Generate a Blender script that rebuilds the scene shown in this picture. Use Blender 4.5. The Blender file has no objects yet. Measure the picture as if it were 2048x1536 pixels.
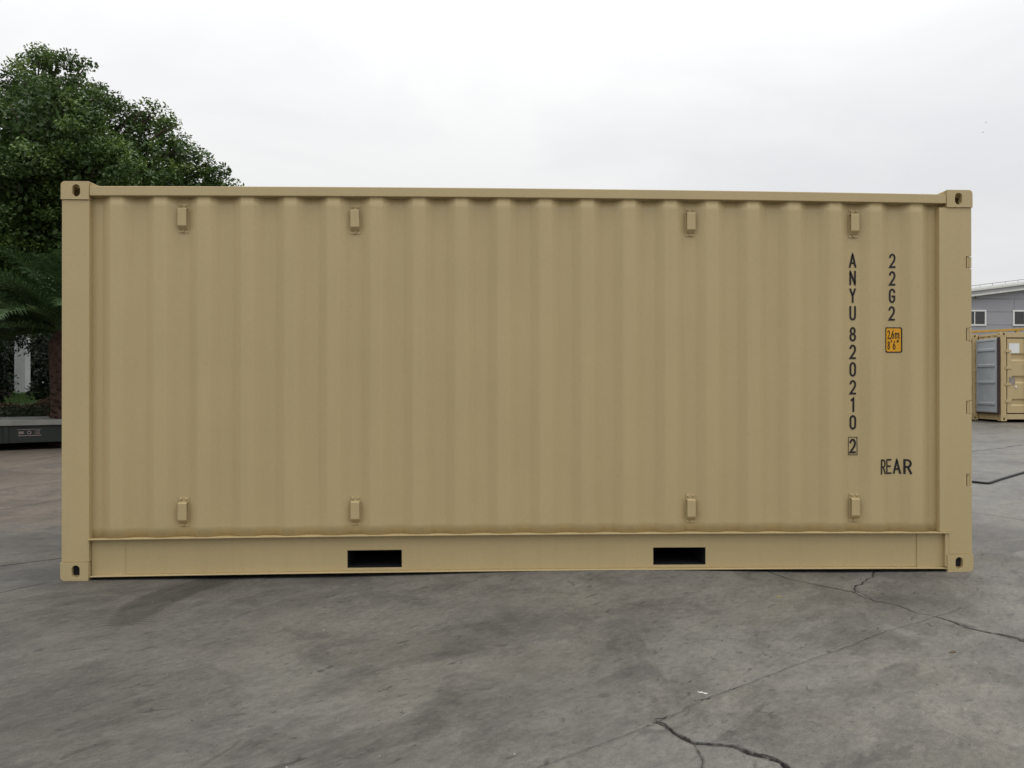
import bpy, bmesh, math, random
import numpy as np
from mathutils import Vector, Matrix, noise
from mathutils.geometry import delaunay_2d_cdt
random.seed(7)
rng = np.random.default_rng(11)
SC = bpy.context.scene
COL = SC.collection

# ---------------------------------------------------------------- camera
cam_d = bpy.data.cameras.new('camera')
cam = bpy.data.objects.new('camera', cam_d); COL.objects.link(cam); SC.camera = cam
cam_d.sensor_width = 36.0
cam_d.lens = 36.0 * 1657.0 / 2048.0
cam_d.clip_start = 0.05; cam_d.clip_end = 3000
yaw, pit, rol = 4.25115942e-02, 2.90736534e-03, -4.00139123e-04
fwd = Vector((math.sin(yaw) * math.cos(pit), math.cos(yaw) * math.cos(pit), math.sin(pit)))
rt = Vector((math.cos(yaw), -math.sin(yaw), 0)); up = rt.cross(fwd)
r2 = rt * math.cos(rol) + up * math.sin(rol); u2 = up * math.cos(rol) - rt * math.sin(rol)
cam.matrix_world = Matrix(((r2.x, u2.x, -fwd.x, 2.6935), (r2.y, u2.y, -fwd.y, -5.48796),
                           (r2.z, u2.z, -fwd.z, 1.25834), (0, 0, 0, 1)))

# ---------------------------------------------------------------- light
SUN_EL, SUN_AZ = math.radians(72), math.radians(110)     # azimuth clockwise from +Y
world = bpy.data.worlds.new('World'); SC.world = world; world.use_nodes = True
wt = world.node_tree; wn = wt.nodes; wl = wt.links
wn.clear()
w_out = wn.new('ShaderNodeOutputWorld')
w_bg = wn.new('ShaderNodeBackground')
w_sky = wn.new('ShaderNodeTexSky'); w_sky.sky_type = 'NISHITA'; w_sky.sun_disc = False
w_sky.sun_elevation = SUN_EL; w_sky.sun_rotation = SUN_AZ
w_tc = wn.new('ShaderNodeTexCoord')
w_map = wn.new('ShaderNodeMapping'); w_map.inputs['Scale'].default_value = (1.0, 1.0, 2.6)
w_map.inputs['Location'].default_value = (0.3, 0.0, 0.15)
w_n = wn.new('ShaderNodeTexNoise'); w_n.inputs['Scale'].default_value = 2.2
w_n.inputs['Detail'].default_value = 9; w_n.inputs['Roughness'].default_value = 0.52
w_n.inputs['Distortion'].default_value = 0.35
w_r = wn.new('ShaderNodeValToRGB')
w_r.color_ramp.elements[0].position = 0.34; w_r.color_ramp.elements[0].color = (0.885, 0.893, 0.91, 1)
w_r.color_ramp.elements[1].position = 0.56; w_r.color_ramp.elements[1].color = (1.0, 1.0, 1.0, 1)
w_sep = wn.new('ShaderNodeSeparateXYZ')
# an overcast dome: brighter overhead than at the horizon
w_mr = wn.new('ShaderNodeMapRange'); w_mr.inputs['From Min'].default_value = 0.0; w_mr.inputs['From Max'].default_value = 1.0
w_mr.inputs['To Min'].default_value = 0.98; w_mr.inputs['To Max'].default_value = 3.0
w_pow = wn.new('ShaderNodeMath'); w_pow.operation = 'POWER'; w_pow.inputs[1].default_value = 1.9; w_pow.use_clamp = True
w_mul = wn.new('ShaderNodeMix'); w_mul.data_type = 'RGBA'; w_mul.blend_type = 'MULTIPLY'; w_mul.inputs['Factor'].default_value = 1
w_sc = wn.new('ShaderNodeMix'); w_sc.data_type = 'RGBA'; w_sc.blend_type = 'MIX'; w_sc.inputs['Factor'].default_value = 0.96
w_ten = wn.new('ShaderNodeVectorMath'); w_ten.operation = 'SCALE'; w_ten.inputs['Scale'].default_value = 10.0
wl.new(w_tc.outputs['Generated'], w_map.inputs['Vector'])
wl.new(w_map.outputs['Vector'], w_n.inputs['Vector'])
wl.new(w_n.outputs['Fac'], w_r.inputs['Fac'])
wl.new(w_tc.outputs['Generated'], w_sep.inputs['Vector'])
wl.new(w_sep.outputs['Z'], w_pow.inputs[0]); wl.new(w_pow.outputs[0], w_mr.inputs['Value'])
wl.new(w_r.outputs['Color'], w_mul.inputs['A'])
wl.new(w_mr.outputs['Result'], w_mul.inputs['B'])
wl.new(w_mul.outputs['Result'], w_ten.inputs[0])
wl.new(w_sky.outputs['Color'], w_sc.inputs['A'])
wl.new(w_ten.outputs['Vector'], w_sc.inputs['B'])
wl.new(w_sc.outputs['Result'], w_bg.inputs['Color'])
w_bg.inputs['Strength'].default_value = 0.1
wl.new(w_bg.outputs['Background'], w_out.inputs['Surface'])

sun_d = bpy.data.lights.new('sun', 'SUN'); sun_d.energy = 0.5; sun_d.angle = math.radians(25); sun_d.color = (1.0, 0.96, 0.90)
sun = bpy.data.objects.new('sun', sun_d); COL.objects.link(sun)
sd = Vector((math.sin(SUN_AZ) * math.cos(SUN_EL), math.cos(SUN_AZ) * math.cos(SUN_EL), math.sin(SUN_EL)))
sun.rotation_euler = sd.to_track_quat('Z', 'Y').to_euler()
sun.location = sd * 60

SC.view_settings.view_transform = 'Standard'; SC.view_settings.look = 'None'
SC.view_settings.exposure = -0.28; SC.view_settings.gamma = 1.0
SC.view_settings.use_curve_mapping = False

# ---------------------------------------------------------------- helpers
def tag(o, label=None, cat=None, group=None, kind=None):
    if label: o['label'] = label
    if cat: o['category'] = cat
    if group: o['group'] = group
    if kind: o['kind'] = kind
    return o

def empty(name, loc, label, cat, group=None, rz=0.0):
    o = bpy.data.objects.new(name, None); COL.objects.link(o)
    o.location = loc; o.rotation_euler = (0, 0, rz); o.empty_display_size = 0.2
    return tag(o, label, cat, group)

def obj(name, me, mat=None, parent=None, bevel=0, seg=2, smooth=False):
    if isinstance(me, bmesh.types.BMesh):
        bm = me; me = bpy.data.meshes.new(name); bm.normal_update(); bm.to_mesh(me); bm.free()
    if mat is not None and not me.materials: me.materials.append(mat)
    if smooth:
        me.polygons.foreach_set('use_smooth', [True] * len(me.polygons))
    o = bpy.data.objects.new(name, me); COL.objects.link(o)
    if parent is not None: o.parent = parent
    if bevel:
        b = o.modifiers.new('bevel', 'BEVEL'); b.width = bevel; b.segments = seg; b.limit_method = 'ANGLE'
        b.angle_limit = math.radians(40); b.harden_normals = False
    return o

def box(bm, x0, x1, y0, y1, z0, z1, nx=1, f=None):
    """box, optionally cut into nx lengths along x with heights shifted by f(x)"""
    rings = []
    for i in range(nx + 1):
        x = x0 + (x1 - x0) * i / nx
        d = f(x) if f else 0
        rings.append([bm.verts.new((x, y0, z0 + d)), bm.verts.new((x, y1, z0 + d)),
                      bm.verts.new((x, y1, z1 + d)), bm.verts.new((x, y0, z1 + d))])
    for a, b in zip(rings, rings[1:]):
        for k in range(4):
            bm.faces.new((a[k], b[k], b[(k + 1) % 4], a[(k + 1) % 4]))
    bm.faces.new(rings[0]); bm.faces.new(rings[-1][::-1])
    return rings

def fixn(bm):
    bmesh.ops.recalc_face_normals(bm, faces=bm.faces)
    return bm

def bxo(name, x0, x1, y0, y1, z0, z1, mat, parent=None, bevel=0, nx=1, f=None):
    bm = bmesh.new(); box(bm, x0, x1, y0, y1, z0, z1, nx, f); fixn(bm)
    return obj(name, bm, mat, parent, bevel)

def prism(bm, pts, lo, hi, axis='y'):
    """pts (a,b) polygon extruded along axis"""
    def P(a, b, c):
        return {'y': (a, c, b), 'x': (c, a, b), 'z': (a, b, c)}[axis]
    A = [bm.verts.new(P(a, b, lo)) for a, b in pts]; B = [bm.verts.new(P(a, b, hi)) for a, b in pts]
    n = len(pts)
    for i in range(n):
        bm.faces.new((A[i], A[(i + 1) % n], B[(i + 1) % n], B[i]))
    bm.faces.new(A[::-1]); bm.faces.new(B)

def tube(bm, pts, rads, n=8, cap=True):
    rings = []
    pts = [Vector(p) for p in pts]
    for i, p in enumerate(pts):
        t = (pts[min(i + 1, len(pts) - 1)] - pts[max(i - 1, 0)]).normalized()
        a = t.orthogonal().normalized() if i == 0 else (a - t * a.dot(t)).normalized()
        b = t.cross(a)
        r = rads[i] if hasattr(rads, '__len__') else rads
        rings.append([bm.verts.new(p + (a * math.cos(k * 2 * math.pi / n) + b * math.sin(k * 2 * math.pi / n)) * r) for k in range(n)])
    for A, B in zip(rings, rings[1:]):
        for k in range(n):
            bm.faces.new((A[k], A[(k + 1) % n], B[(k + 1) % n], B[k]))
    if cap:
        bm.faces.new(rings[0][::-1]); bm.faces.new(rings[-1])

def mesh_np(name, V, F, mat, attrs=None, smooth=False):
    """V (n,3), F (m,k) arrays; attrs {name: (domain, array)}"""
    me = bpy.data.meshes.new(name)
    k = F.shape[1]
    me.vertices.add(len(V)); me.vertices.foreach_set('co', V.astype(np.float32).ravel())
    me.loops.add(F.size); me.loops.foreach_set('vertex_index', F.astype(np.int32).ravel())
    me.polygons.add(len(F)); me.polygons.foreach_set('loop_start', np.arange(0, F.size, k, dtype=np.int32))
    me.update(calc_edges=True)
    if mat: me.materials.append(mat)
    if smooth: me.polygons.foreach_set('use_smooth', np.ones(len(F), dtype=bool))
    for an, (dom, arr) in (attrs or {}).items():
        at = me.attributes.new(an, 'FLOAT', dom); at.data.foreach_set('value', arr.astype(np.float32))
    return me

# ---------------------------------------------------------------- materials
class NT:
    def __init__(s, name, rough=0.6, spec=0.5, col=(.5, .5, .5)):
        s.m = bpy.data.materials.new(name); s.m.use_nodes = True
        s.n = s.m.node_tree.nodes; s.l = s.m.node_tree.links
        s.b = s.n['Principled BSDF']
        s.b.inputs['Roughness'].default_value = rough
        s.b.inputs['Specular IOR Level'].default_value = spec
        s.b.inputs['Base Color'].default_value = (*col, 1)
        s.tc = s.n.new('ShaderNodeTexCoord')
    def noise(s, scale, detail=5, rough=.55, dist=0, stretch=None, coord='Object', off=None, turn=None):
        t = s.n.new('ShaderNodeTexNoise'); t.inputs['Scale'].default_value = scale
        t.inputs['Detail'].default_value = detail; t.inputs['Roughness'].default_value = rough
        t.inputs['Distortion'].default_value = dist
        src = s.tc.outputs[coord]
        if turn is not None:
            m0 = s.n.new('ShaderNodeMapping'); m0.inputs['Rotation'].default_value = (0, 0, math.radians(turn))
            s.l.new(src, m0.inputs['Vector']); src = m0.outputs['Vector']
        if stretch or off:
            mp = s.n.new('ShaderNodeMapping')
            if stretch: mp.inputs['Scale'].default_value = stretch
            if off: mp.inputs['Location'].default_value = off
            s.l.new(src, mp.inputs['Vector']); src = mp.outputs['Vector']
        s.l.new(src, t.inputs['Vector'])
        return t.outputs['Fac']
    def ramp(s, fac, stops):
        r = s.n.new('ShaderNodeValToRGB'); e = r.color_ramp.elements
        while len(e) < len(stops): e.new(0.5)
        for i, (p, c) in enumerate(stops):
            e[i].position = p
            e[i].color = (c, c, c, 1) if not hasattr(c, '__len__') else (*c, 1)
        s.l.new(fac, r.inputs['Fac'])
        return r.outputs['Color']
    def mix(s, a, b, fac, mode='MIX'):
        m = s.n.new('ShaderNodeMix'); m.data_type = 'RGBA'; m.blend_type = mode; m.clamp_factor = True
        for key, v in (('A', a), ('B', b), ('Factor', fac)):
            if isinstance(v, (int, float)):
                m.inputs[key].default_value = v if key == 'Factor' else (v, v, v, 1)
            elif isinstance(v, tuple): m.inputs[key].default_value = (*v, 1)
            else: s.l.new(v, m.inputs[key])
        return m.outputs['Result']
    def math(s, op, a, b=0.0, clamp=False):
        m = s.n.new('ShaderNodeMath'); m.operation = op; m.use_clamp = clamp
        for i, v in enumerate((a, b)):
            if isinstance(v, (int, float)): m.inputs[i].default_value = v
            else: s.l.new(v, m.inputs[i])
        return m.outputs[0]
    def attr(s, name):
        a = s.n.new('ShaderNodeAttribute'); a.attribute_name = name
        return a.outputs['Fac']
    def col(s, c): s.l.new(c, s.b.inputs['Base Color'])
    def rough(s, c): s.l.new(c, s.b.inputs['Roughness'])
    def bump(s, h, dist=0.002, strength=1.0):
        b = s.n.new('ShaderNodeBump'); b.inputs['Distance'].default_value = dist; b.inputs['Strength'].default_value = strength
        s.l.new(h, b.inputs['Height']); s.l.new(b.outputs['Normal'], s.b.inputs['Normal'])

def simple(name, col, rough=.6, var=.15, scale=6, spec=.4, bump=0, metal=0):
    t = NT(name, rough, spec)
    n = t.noise(scale, 5)
    lo = tuple(c * (1 - var) for c in col); hi = tuple(min(1, c * (1 + var)) for c in col)
    t.col(t.ramp(n, [(.3, lo), (.7, hi)]))
    t.b.inputs['Metallic'].default_value = metal
    if bump: t.bump(t.noise(scale * 12, 3), bump)
    return t.m

def tan_paint(name, base, rough=.42):
    t = NT(name, rough, .42)
    big = t.noise(1.1, 4, .6)
    fine = t.noise(55, 4, .6)
    streak = t.noise(3.0, 5, .6, stretch=(5, 5, .3))
    c = t.ramp(big, [(.3, tuple(v * .965 for v in base)), (.7, tuple(v * 1.03 for v in base))])
    c = t.mix(c, t.ramp(fine, [(.35, .96), (.65, 1.0)]), 1.0, 'MULTIPLY')
    c = t.mix(c, t.ramp(streak, [(.36, .978), (.55, 1.0)]), 1.0, 'MULTIPLY')
    sp = t.noise(38, 2, .5, off=(3, 1, 7))
    c = t.mix(c, (.24, .19, .12), t.math('MULTIPLY', t.ramp(sp, [(.76, 0), (.80, 1)]), .35))
    t.col(c)
    t.rough(t.ramp(t.noise(7, 4), [(.3, rough - .05), (.7, rough + .08)]))
    t.bump(t.noise(160, 3, .6), .0009, .8)
    return t.m

TAN = (.462, .362, .188)
M_TAN = tan_paint('tan_container_paint', TAN)
M_TAN2 = tan_paint('tan_paint_far', (.50, .385, .20), .5)
M_BLACKUC = simple('black_undercoat', (.012, .012, .012), .8, .3)
M_INK = simple('black_stencil_paint', (.010, .008, .007), .6, .2, 40)
M_YEL = simple('yellow_decal', (.66, .315, .008), .4, .04, 20)
M_RUBBER = simple('rubber_gasket', (.035, .018, .018), .7, .2)
M_GREYPAINT = simple('grey_door_lining', (.36, .39, .41), .5, .06, 3)
M_WHITE = simple('white_paint', (.72, .73, .71), .5, .05, 4)
M_STEEL = simple('galvanised_steel', (.45, .45, .44), .4, .1, 8, metal=.5)

# ---------------------------------------------------------------- ground
def gbase(x, y):
    rise = 0.3 * min(max((y - 3) / 22.0, 0), 1.3)
    g = 0.047 * math.exp(-((x - 3.42) / 1.12) ** 2) * math.exp(-((y - 0.35) / 0.75) ** 2)
    n = 0.0
    if y < 12 and abs(x) < 14:
        w = min(1, math.hypot(x - 0.09, y) / .8, math.hypot(x - 5.97, y) / .8)
        n = 0.006 * noise.noise(Vector((x * .9, y * .9, 3.3))) * w
    return rise + g + n

JOINT = [(2.2, -3.25), (2.893, -2.758), (3.126, -2.589), (3.405, -2.378), (3.518, -2.27), (3.636, -2.171), (3.851, -2.016), (4.157, -1.789), (4.5, -1.543), (4.79, -1.31), (5.062, -1.149), (5.192, -1.049), (5.309, -0.984), (5.418, -0.895)]
CR = [  # polyline, width, depth, waviness
    (JOINT, .009, .012, .003),
    ([(3.359, -2.394), (3.385, -2.423), (3.402, -2.509), (3.433, -2.565), (3.456, -2.603), (3.543, -2.619), (3.592, -2.633), (3.627, -2.686), (3.681, -2.73), (3.704, -2.761), (3.711, -2.808), (3.731, -2.944), (3.75, -3.4)], .042, .055, .011),
    ([(3.456, -2.61), (3.456, -2.667), (3.443, -2.76), (3.40, -2.95)], .003, .003, .005),
    ([(5.192, -1.049), (5.227, -1.147), (5.263, -1.269), (5.318, -1.35), (5.363, -1.404), (5.404, -1.488), (5.494, -1.618), (5.7, -1.9)], .042, .050, .010),
    ([(4.61, 0.258), (4.651, 0.022), (4.726, -0.184), (4.854, -0.351), (4.98, -0.497), (5.025, -0.724), (5.102, -0.805), (5.134, -0.966), (5.186, -1.044)], .006, .008, .009),
    ([(5.425, 0.079), (5.239, -0.206), (5.08, -0.361), (5.033, -0.437), (5.011, -0.511), (5.04, -.58)], .007, .008, .010),
    ([(-3.5, -1.2), (-1.6, -.25), (-0.648, 0.475), (-0.536, 0.585), (-0.364, 0.733), (0.141, 1.108), (1.2, 1.9)], .015, .028, .008),
    ([(-2.5, -1.9), (-1.2, -1.0), (-0.211, -0.305), (-0.124, -0.131), (-0.046, -0.041)], .006, .008, .010),
    ([(-4.5, 1.2), (-3.2, 2.4), (-2.156, 3.164), (-1.885, 3.829), (-.9, 4.7)], .012, .018, .010),
    ([(9.5, 8.0), (11.098, 8.898), (11.672, 9.166), (12.334, 9.546), (13.536, 10.499), (16.432, 12.228)], .045, .04, .012),
    ([(6.9, 3.2), (7.462, 2.676), (7.609, 2.538), (7.742, 2.31), (7.816, 2.068), (8.015, 1.673), (8.4, .9)], .012, .016, .008),
    ([(3.370, -2.375), (3.40, -2.372), (3.425, -2.352)], .034, .012, .006),
    ([(3.352, -2.408), (3.378, -2.422), (3.398, -2.458)], .030, .012, .006),
    ([(3.560, -2.205), (3.600, -2.192), (3.630, -2.182)], .022, .008, .004),
    ([(3.665, -2.705), (3.690, -2.718), (3.712, -2.755)], .040, .014, .006),
    ([(5.215, -1.085), (5.240, -1.150), (5.262, -1.215)], .030, .012, .006),
    ([(5.345, -1.375), (5.375, -1.425), (5.395, -1.460)], .026, .010, .006),
    ([(4.955, -.470), (5.005, -.500), (5.060, -.500)], .024, .008, .006),
    ([(5.020, -.700), (5.060, -.745), (5.110, -.760)], .030, .008, .006),
    ([(4.800, -.300), (4.870, -.365), (4.950, -.440)], .030, .006, .006),
]
def seg_d(px, py, poly):
    """distance from many points to a polyline"""
    d = np.full(px.shape, 1e9)
    for (ax, ay), (bx, by) in zip(poly, poly[1:]):
        vx, vy = bx - ax, by - ay
        t = np.clip(((px - ax) * vx + (py - ay) * vy) / (vx * vx + vy * vy + 1e-12), 0, 1)
        d = np.minimum(d, np.hypot(px - ax - t * vx, py - ay - t * vy))
    return d

def build_ground():
    P = []; Z = {}; E = []; dirt0 = {}
    def add(x, y, dz=0.0, dirt=0.0):
        P.append(Vector((x, y))); i = len(P) - 1; Z[i] = dz; dirt0[i] = dirt; return i
    for ci, (poly, w, dep, wav) in enumerate(CR):
        pts = []; S = 0
        step = .022 if w < .03 else .06
        for (ax, ay), (bx, by) in zip(poly, poly[1:]):
            L = math.hypot(bx - ax, by - ay); n = max(1, int(L / step))
            for k in range(n): pts.append((ax + (bx - ax) * k / n, ay + (by - ay) * k / n))
        pts.append(poly[-1])
        n = len(pts); prev = None
        for i, (x, y) in enumerate(pts):
            a = pts[max(i - 1, 0)]; b = pts[min(i + 1, n - 1)]
            tx, ty = b[0] - a[0], b[1] - a[1]; L = math.hypot(tx, ty) or 1; nx, ny = -ty / L, tx / L
            q = noise.noise(Vector((i * .33, ci * 7.1, 0))) * wav * 2.2 + noise.noise(Vector((i * .06, ci * 3.1, 4))) * wav * 1.5
            ww = w * (.25 + 1.7 * abs(noise.noise(Vector((i * .27, ci * 5.3, 9)))) + .5 * random.random())
            end = min(1, i / 5, (n - 1 - i) / 5); ww *= .15 + .85 * end
            x += nx * q; y += ny * q
            l = add(x + nx * ww / 2, y + ny * ww / 2, 0, .35 if ci else .12); c = add(x, y, -dep * (.6 + .4 * random.random()) * (.2 + .8 * end), 1 if ci else .42 + .55 * max(0, min(1, .5 + 1.6 * noise.noise(Vector((i * .05, 2, 2)))))); r = add(x - nx * ww / 2, y - ny * ww / 2, 0, .35 if ci else .12)
            add(x + nx * (ww / 2 + .02), y + ny * (ww / 2 + .02)); add(x - nx * (ww / 2 + .02), y - ny * (ww / 2 + .02))
            if prev: E.extend([(prev[0], l), (prev[1], c), (prev[2], r)])
            prev = (l, c, r)
    allp = [c[0] for c in CR]
    def keep(xs, ys, r):
        d = np.full(xs.shape, 1e9)
        for p in allp: d = np.minimum(d, seg_d(xs, ys, p))
        return d > r
    def grid(x0, x1, y0, y1, s, hole=None, r=.045):
        xs, ys = np.meshgrid(np.arange(x0, x1, s), np.arange(y0, y1, s))
        xs = xs.ravel() + rng.uniform(-.3, .3, xs.size) * s; ys = ys.ravel() + rng.uniform(-.3, .3, ys.size) * s
        k = keep(xs, ys, r)
        if hole: k &= ~((xs > hole[0]) & (xs < hole[1]) & (ys > hole[2]) & (ys < hole[3]))
        for x, y in zip(xs[k], ys[k]): add(float(x), float(y))
    grid(-.9, 6.6, -3.1, .35, .055)
    grid(-6, 14, -4.5, 12, .33, (-.95, 6.65, -3.15, .4))
    grid(-40, 60, -20, 60, 2.5, (-6.2, 14.2, -4.7, 12.2), .2)
    for r in (75, 110, 170, 300, 600, 1200):
        for k in range(20):
            a = k * math.pi / 10; add(r * math.cos(a), r * math.sin(a))
    V, Ed, F, ov, oe, of = delaunay_2d_cdt(P, E, [], 0, 1e-5)
    n = len(V)
    co = np.zeros((n, 3)); dirt = np.zeros(n)
    for i, v in enumerate(V):
        co[i, 0], co[i, 1] = v.x, v.y
        dz = [Z[k] for k in ov[i]] if ov[i] else [0]
        co[i, 2] = gbase(v.x, v.y) + min(dz)
        dirt[i] = max([dirt0[k] for k in ov[i]]) if ov[i] else .5
    T = np.array([f for f in F if len(f) == 3])
    # make every triangle face up
    a, b, c = co[T[:, 0]], co[T[:, 1]], co[T[:, 2]]
    cr = (b[:, 0] - a[:, 0]) * (c[:, 1] - a[:, 1]) - (b[:, 1] - a[:, 1]) * (c[:, 0] - a[:, 0])
    T[cr < 0] = T[cr < 0][:, ::-1]
    x, y = co[:, 0], co[:, 1]
    # old tyre scrub left of the middle, its worn edge broken by the tread bars
    arc = [(1.25, .30), (1.02, .02), (.86, -.30), (.79, -.62), (.80, -.95)]
    d = seg_d(x, y, arc)
    scrub = np.clip(1 - d / .17, 0, 1) ** .6 * np.clip(1.3 - seg_d(x, y, [(.86, -.3), (.86, -.5)]) / .8, 0, 1)
    slab = np.clip((x - 2.2) * .58 - (y + 3.25) * .81, -1, 1)      # side of the long joint
    wet = np.zeros(n)
    for (cx, cy, rx, ry) in ((7.35, 2.9, .35, .55), (6.95, .62, .30, .26)):
        wet = np.maximum(wet, np.clip(1.25 - np.hypot((x - cx) / rx, (y - cy) / ry), 0, 1))
    sheen = np.clip((x - 5.6) / 2.5, 0, 1) * np.clip((y + 1.2) / 2.5, 0, 1)
    return mesh_np('concrete_yard', co, T, None, {'sheen': ('POINT', sheen), 'soil': ('POINT', np.clip((-.2 - x) / .8, 0, 1) * np.clip((y - .8) / 2.5, 0, 1)), 'light_falloff': ('POINT', np.clip((x + y * .3 - .2) / 3.6, 0, 1)), 'dirt': ('POINT', dirt), 'scrub': ('POINT', scrub), 'slab': ('POINT', slab), 'wet': ('POINT', wet)})

def mat_ground():
    t = NT('worn_concrete', .72, .35)
    TR = -50                                  # the yard's wear runs away to the right
    big = t.noise(.75, 6, .6, .5, off=(4, 2, 0), turn=TR, stretch=(.85, 1.05, 1))
    mid = t.noise(2.0, 8, .64, .4, stretch=(.85, 1.1, 1), turn=TR)
    drag = t.noise(4.5, 7, .66, .3, stretch=(.75, 1.25, 1), off=(1, 8, 0), turn=TR)
    fine = t.noise(30, 6, .7, stretch=(.7, 1.2, 1), turn=TR)
    grit = t.noise(240, 3, .7)
    c = t.ramp(big, [(.30, (.122, .117, .104)), (.5, (.148, .141, .125)), (.70, (.172, .164, .144))])
    c = t.mix(c, t.ramp(mid, [(.38, (.76, .76, .77)), (.46, (.94, .94, .94)), (.56, (1.02, 1.02, 1.01)), (.66, (1.12, 1.12, 1.09))]), 1.0, 'MULTIPLY')
    c = t.mix(c, t.ramp(drag, [(.34, .86), (.5, 1.0), (.68, 1.09)]), .9, 'MULTIPLY')
    c = t.mix(c, t.ramp(fine, [(.28, .72), (.52, 1.0), (.74, 1.20)]), 1.0, 'MULTIPLY')
    c = t.mix(c, t.ramp(grit, [(.30, .68), (.62, 1.20)]), 1.0, 'MULTIPLY')
    m2 = t.noise(8, 8, .74, .5, stretch=(.6, 1.2, 1), off=(1, 2, 3), turn=TR)
    c = t.mix(c, t.ramp(m2, [(.34, (.82, .82, .83)), (.52, (1.0, 1.0, 1.0)), (.68, (1.12, 1.11, 1.09))]), .9, 'MULTIPLY')
    hue = t.noise(1.0, 4, .6, off=(7, 7, 0))
    c = t.mix(c, t.ramp(hue, [(.36, (.985, .99, 1.015)), (.62, (1.02, 1.0, .965))]), 1.0, 'MULTIPLY')
    # dark damp stains whose ragged edges can be followed
    st_ = t.noise(1.15, 9, .62, .8, stretch=(.85, 1.1, 1), off=(2.3, 5.1, 0), turn=TR)
    c = t.mix(c, t.mix(c, .77, 1.0, 'MULTIPLY'), t.ramp(st_, [(.52, 0), (.555, .75), (.66, 1)]))
    # little dark grazes and drips, each with its own edge
    gz_ = t.noise(16, 4, .6, .6, stretch=(.55, 1.2, 1), off=(3, 9, 2), turn=TR)
    c = t.mix(c, t.mix(c, .52, 1.0, 'MULTIPLY'), t.math('MULTIPLY', t.ramp(gz_, [(.63, 0), (.67, 1)]), t.ramp(big, [(.40, .3), (.55, 1)])))
    # small pits
    vo = t.n.new('ShaderNodeTexVoronoi'); vo.inputs['Scale'].default_value = 26
    t.l.new(t.tc.outputs['Object'], vo.inputs['Vector'])
    pitm = t.math('MULTIPLY', t.ramp(vo.outputs['Distance'], [(.06, 1), (.14, 0)]), t.ramp(t.noise(3.3, 4), [(.52, 0), (.62, 1)]))
    c = t.mix(c, t.mix(c, .45, 1.0, 'MULTIPLY'), pitm)
    # oil drops and dark grazes with an edge of their own
    ed = t.noise(5.2, 5, .62, .9, stretch=(.6, 1.4, 1), off=(9, 3, 1), turn=TR)
    c = t.mix(c, (.055, .052, .048), t.math('MULTIPLY', t.ramp(ed, [(.62, 0), (.68, 1)]), .5))
    ed2 = t.noise(13, 3, .5, .3, stretch=(.7, 1.8, 1), off=(2, 6, 1))
    c = t.mix(c, (.045, .042, .038), t.math('MULTIPLY', t.ramp(ed2, [(.71, 0), (.74, 1)]), .6))
    # pale chalky scuffs
    pale = t.noise(7, 9, .78, .2, stretch=(.5, 1.6, 1), off=(5, 5, 5), turn=TR)
    c = t.mix(c, (.27, .26, .24), t.math('MULTIPLY', t.ramp(pale, [(.60, 0), (.74, 1)]), .5))
    # the slab on the near right is a shade paler
    sl = t.attr('slab')
    c = t.mix(c, t.ramp(t.math('ADD', t.math('MULTIPLY', sl, 3.0), .5, True), [(0, .94), (1, 1.10)]), 1.0, 'MULTIPLY')
    soil = t.math('ADD', t.attr('soil'), t.math('MULTIPLY', t.math('SUBTRACT', drag, .5), 1.6))
    c = t.mix(c, t.mix(c, (1.10, .96, .84), 1.0, 'MULTIPLY'), t.ramp(soil, [(.3, 0), (.7, 1)]))
    # light falloff painted into the concrete colour: darker left, full tone right
    c = t.mix(c, t.mix((.74, .735, .73), 1.0, t.ramp(t.math('ADD', t.attr('light_falloff'), t.math('MULTIPLY', t.math('SUBTRACT', mid, .5), 1.2)), [(.1, 0), (.9, 1)])), 1.0, 'MULTIPLY')
    # tyre scrub with tread bars
    w = t.n.new('ShaderNodeTexWave'); w.inputs['Scale'].default_value = 9.0; w.inputs['Distortion'].default_value = 1.2
    w.bands_direction = 'Y'; t.l.new(t.tc.outputs['Object'], w.inputs['Vector'])
    s = t.math('ADD', t.attr('scrub'), t.math('MULTIPLY', t.math('SUBTRACT', w.outputs['Fac'], .5), .22))
    s = t.math('ADD', s, t.math('MULTIPLY', t.math('SUBTRACT', mid, .5), 1.1))
    c = t.mix(c, t.mix(c, .60, 1.0, 'MULTIPLY'), t.ramp(s, [(.30, 0), (.42, 1)]))
    # dirt in the cracks
    dn = t.math('ADD', t.attr('dirt'), t.math('MULTIPLY', t.math('SUBTRACT', fine, .5), .9))
    c = t.mix(c, (.012, .010, .008), t.ramp(dn, [(.20, 0), (.50, 1)]))
    wn_ = t.math('ADD', t.attr('wet'), t.math('MULTIPLY', t.math('SUBTRACT', mid, .5), 1.6))
    wetf = t.ramp(wn_, [(.34, 0), (.46, 1)])
    damp = t.ramp(wn_, [(.05, 0), (.40, 1)])
    c = t.mix(c, t.mix(c, .74, 1.0, 'MULTIPLY'), damp)
    t.col(c)
    r = t.ramp(t.noise(1.3, 5, .6), [(.3, .62), (.7, .82)])
    r = t.mix(r, .34, t.math('MULTIPLY', t.attr('sheen'), t.ramp(mid, [(.35, .95), (.65, .35)])))
    t.rough(t.mix(r, .24, t.math('MULTIPLY', wetf, .9)))
    h = t.math('ADD', t.math('MULTIPLY', fine, .5), t.math('ADD', t.math('MULTIPLY', grit, .28), t.math('MULTIPLY', drag, .7)))
    b = t.n.new('ShaderNodeBump'); b.inputs['Distance'].default_value = .006
    t.l.new(t.math('SUBTRACT', 1.0, t.math('MULTIPLY', wetf, .92)), b.inputs['Strength'])
    t.l.new(h, b.inputs['Height']); t.l.new(b.outputs['Normal'], t.b.inputs['Normal'])
    return t.m

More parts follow.
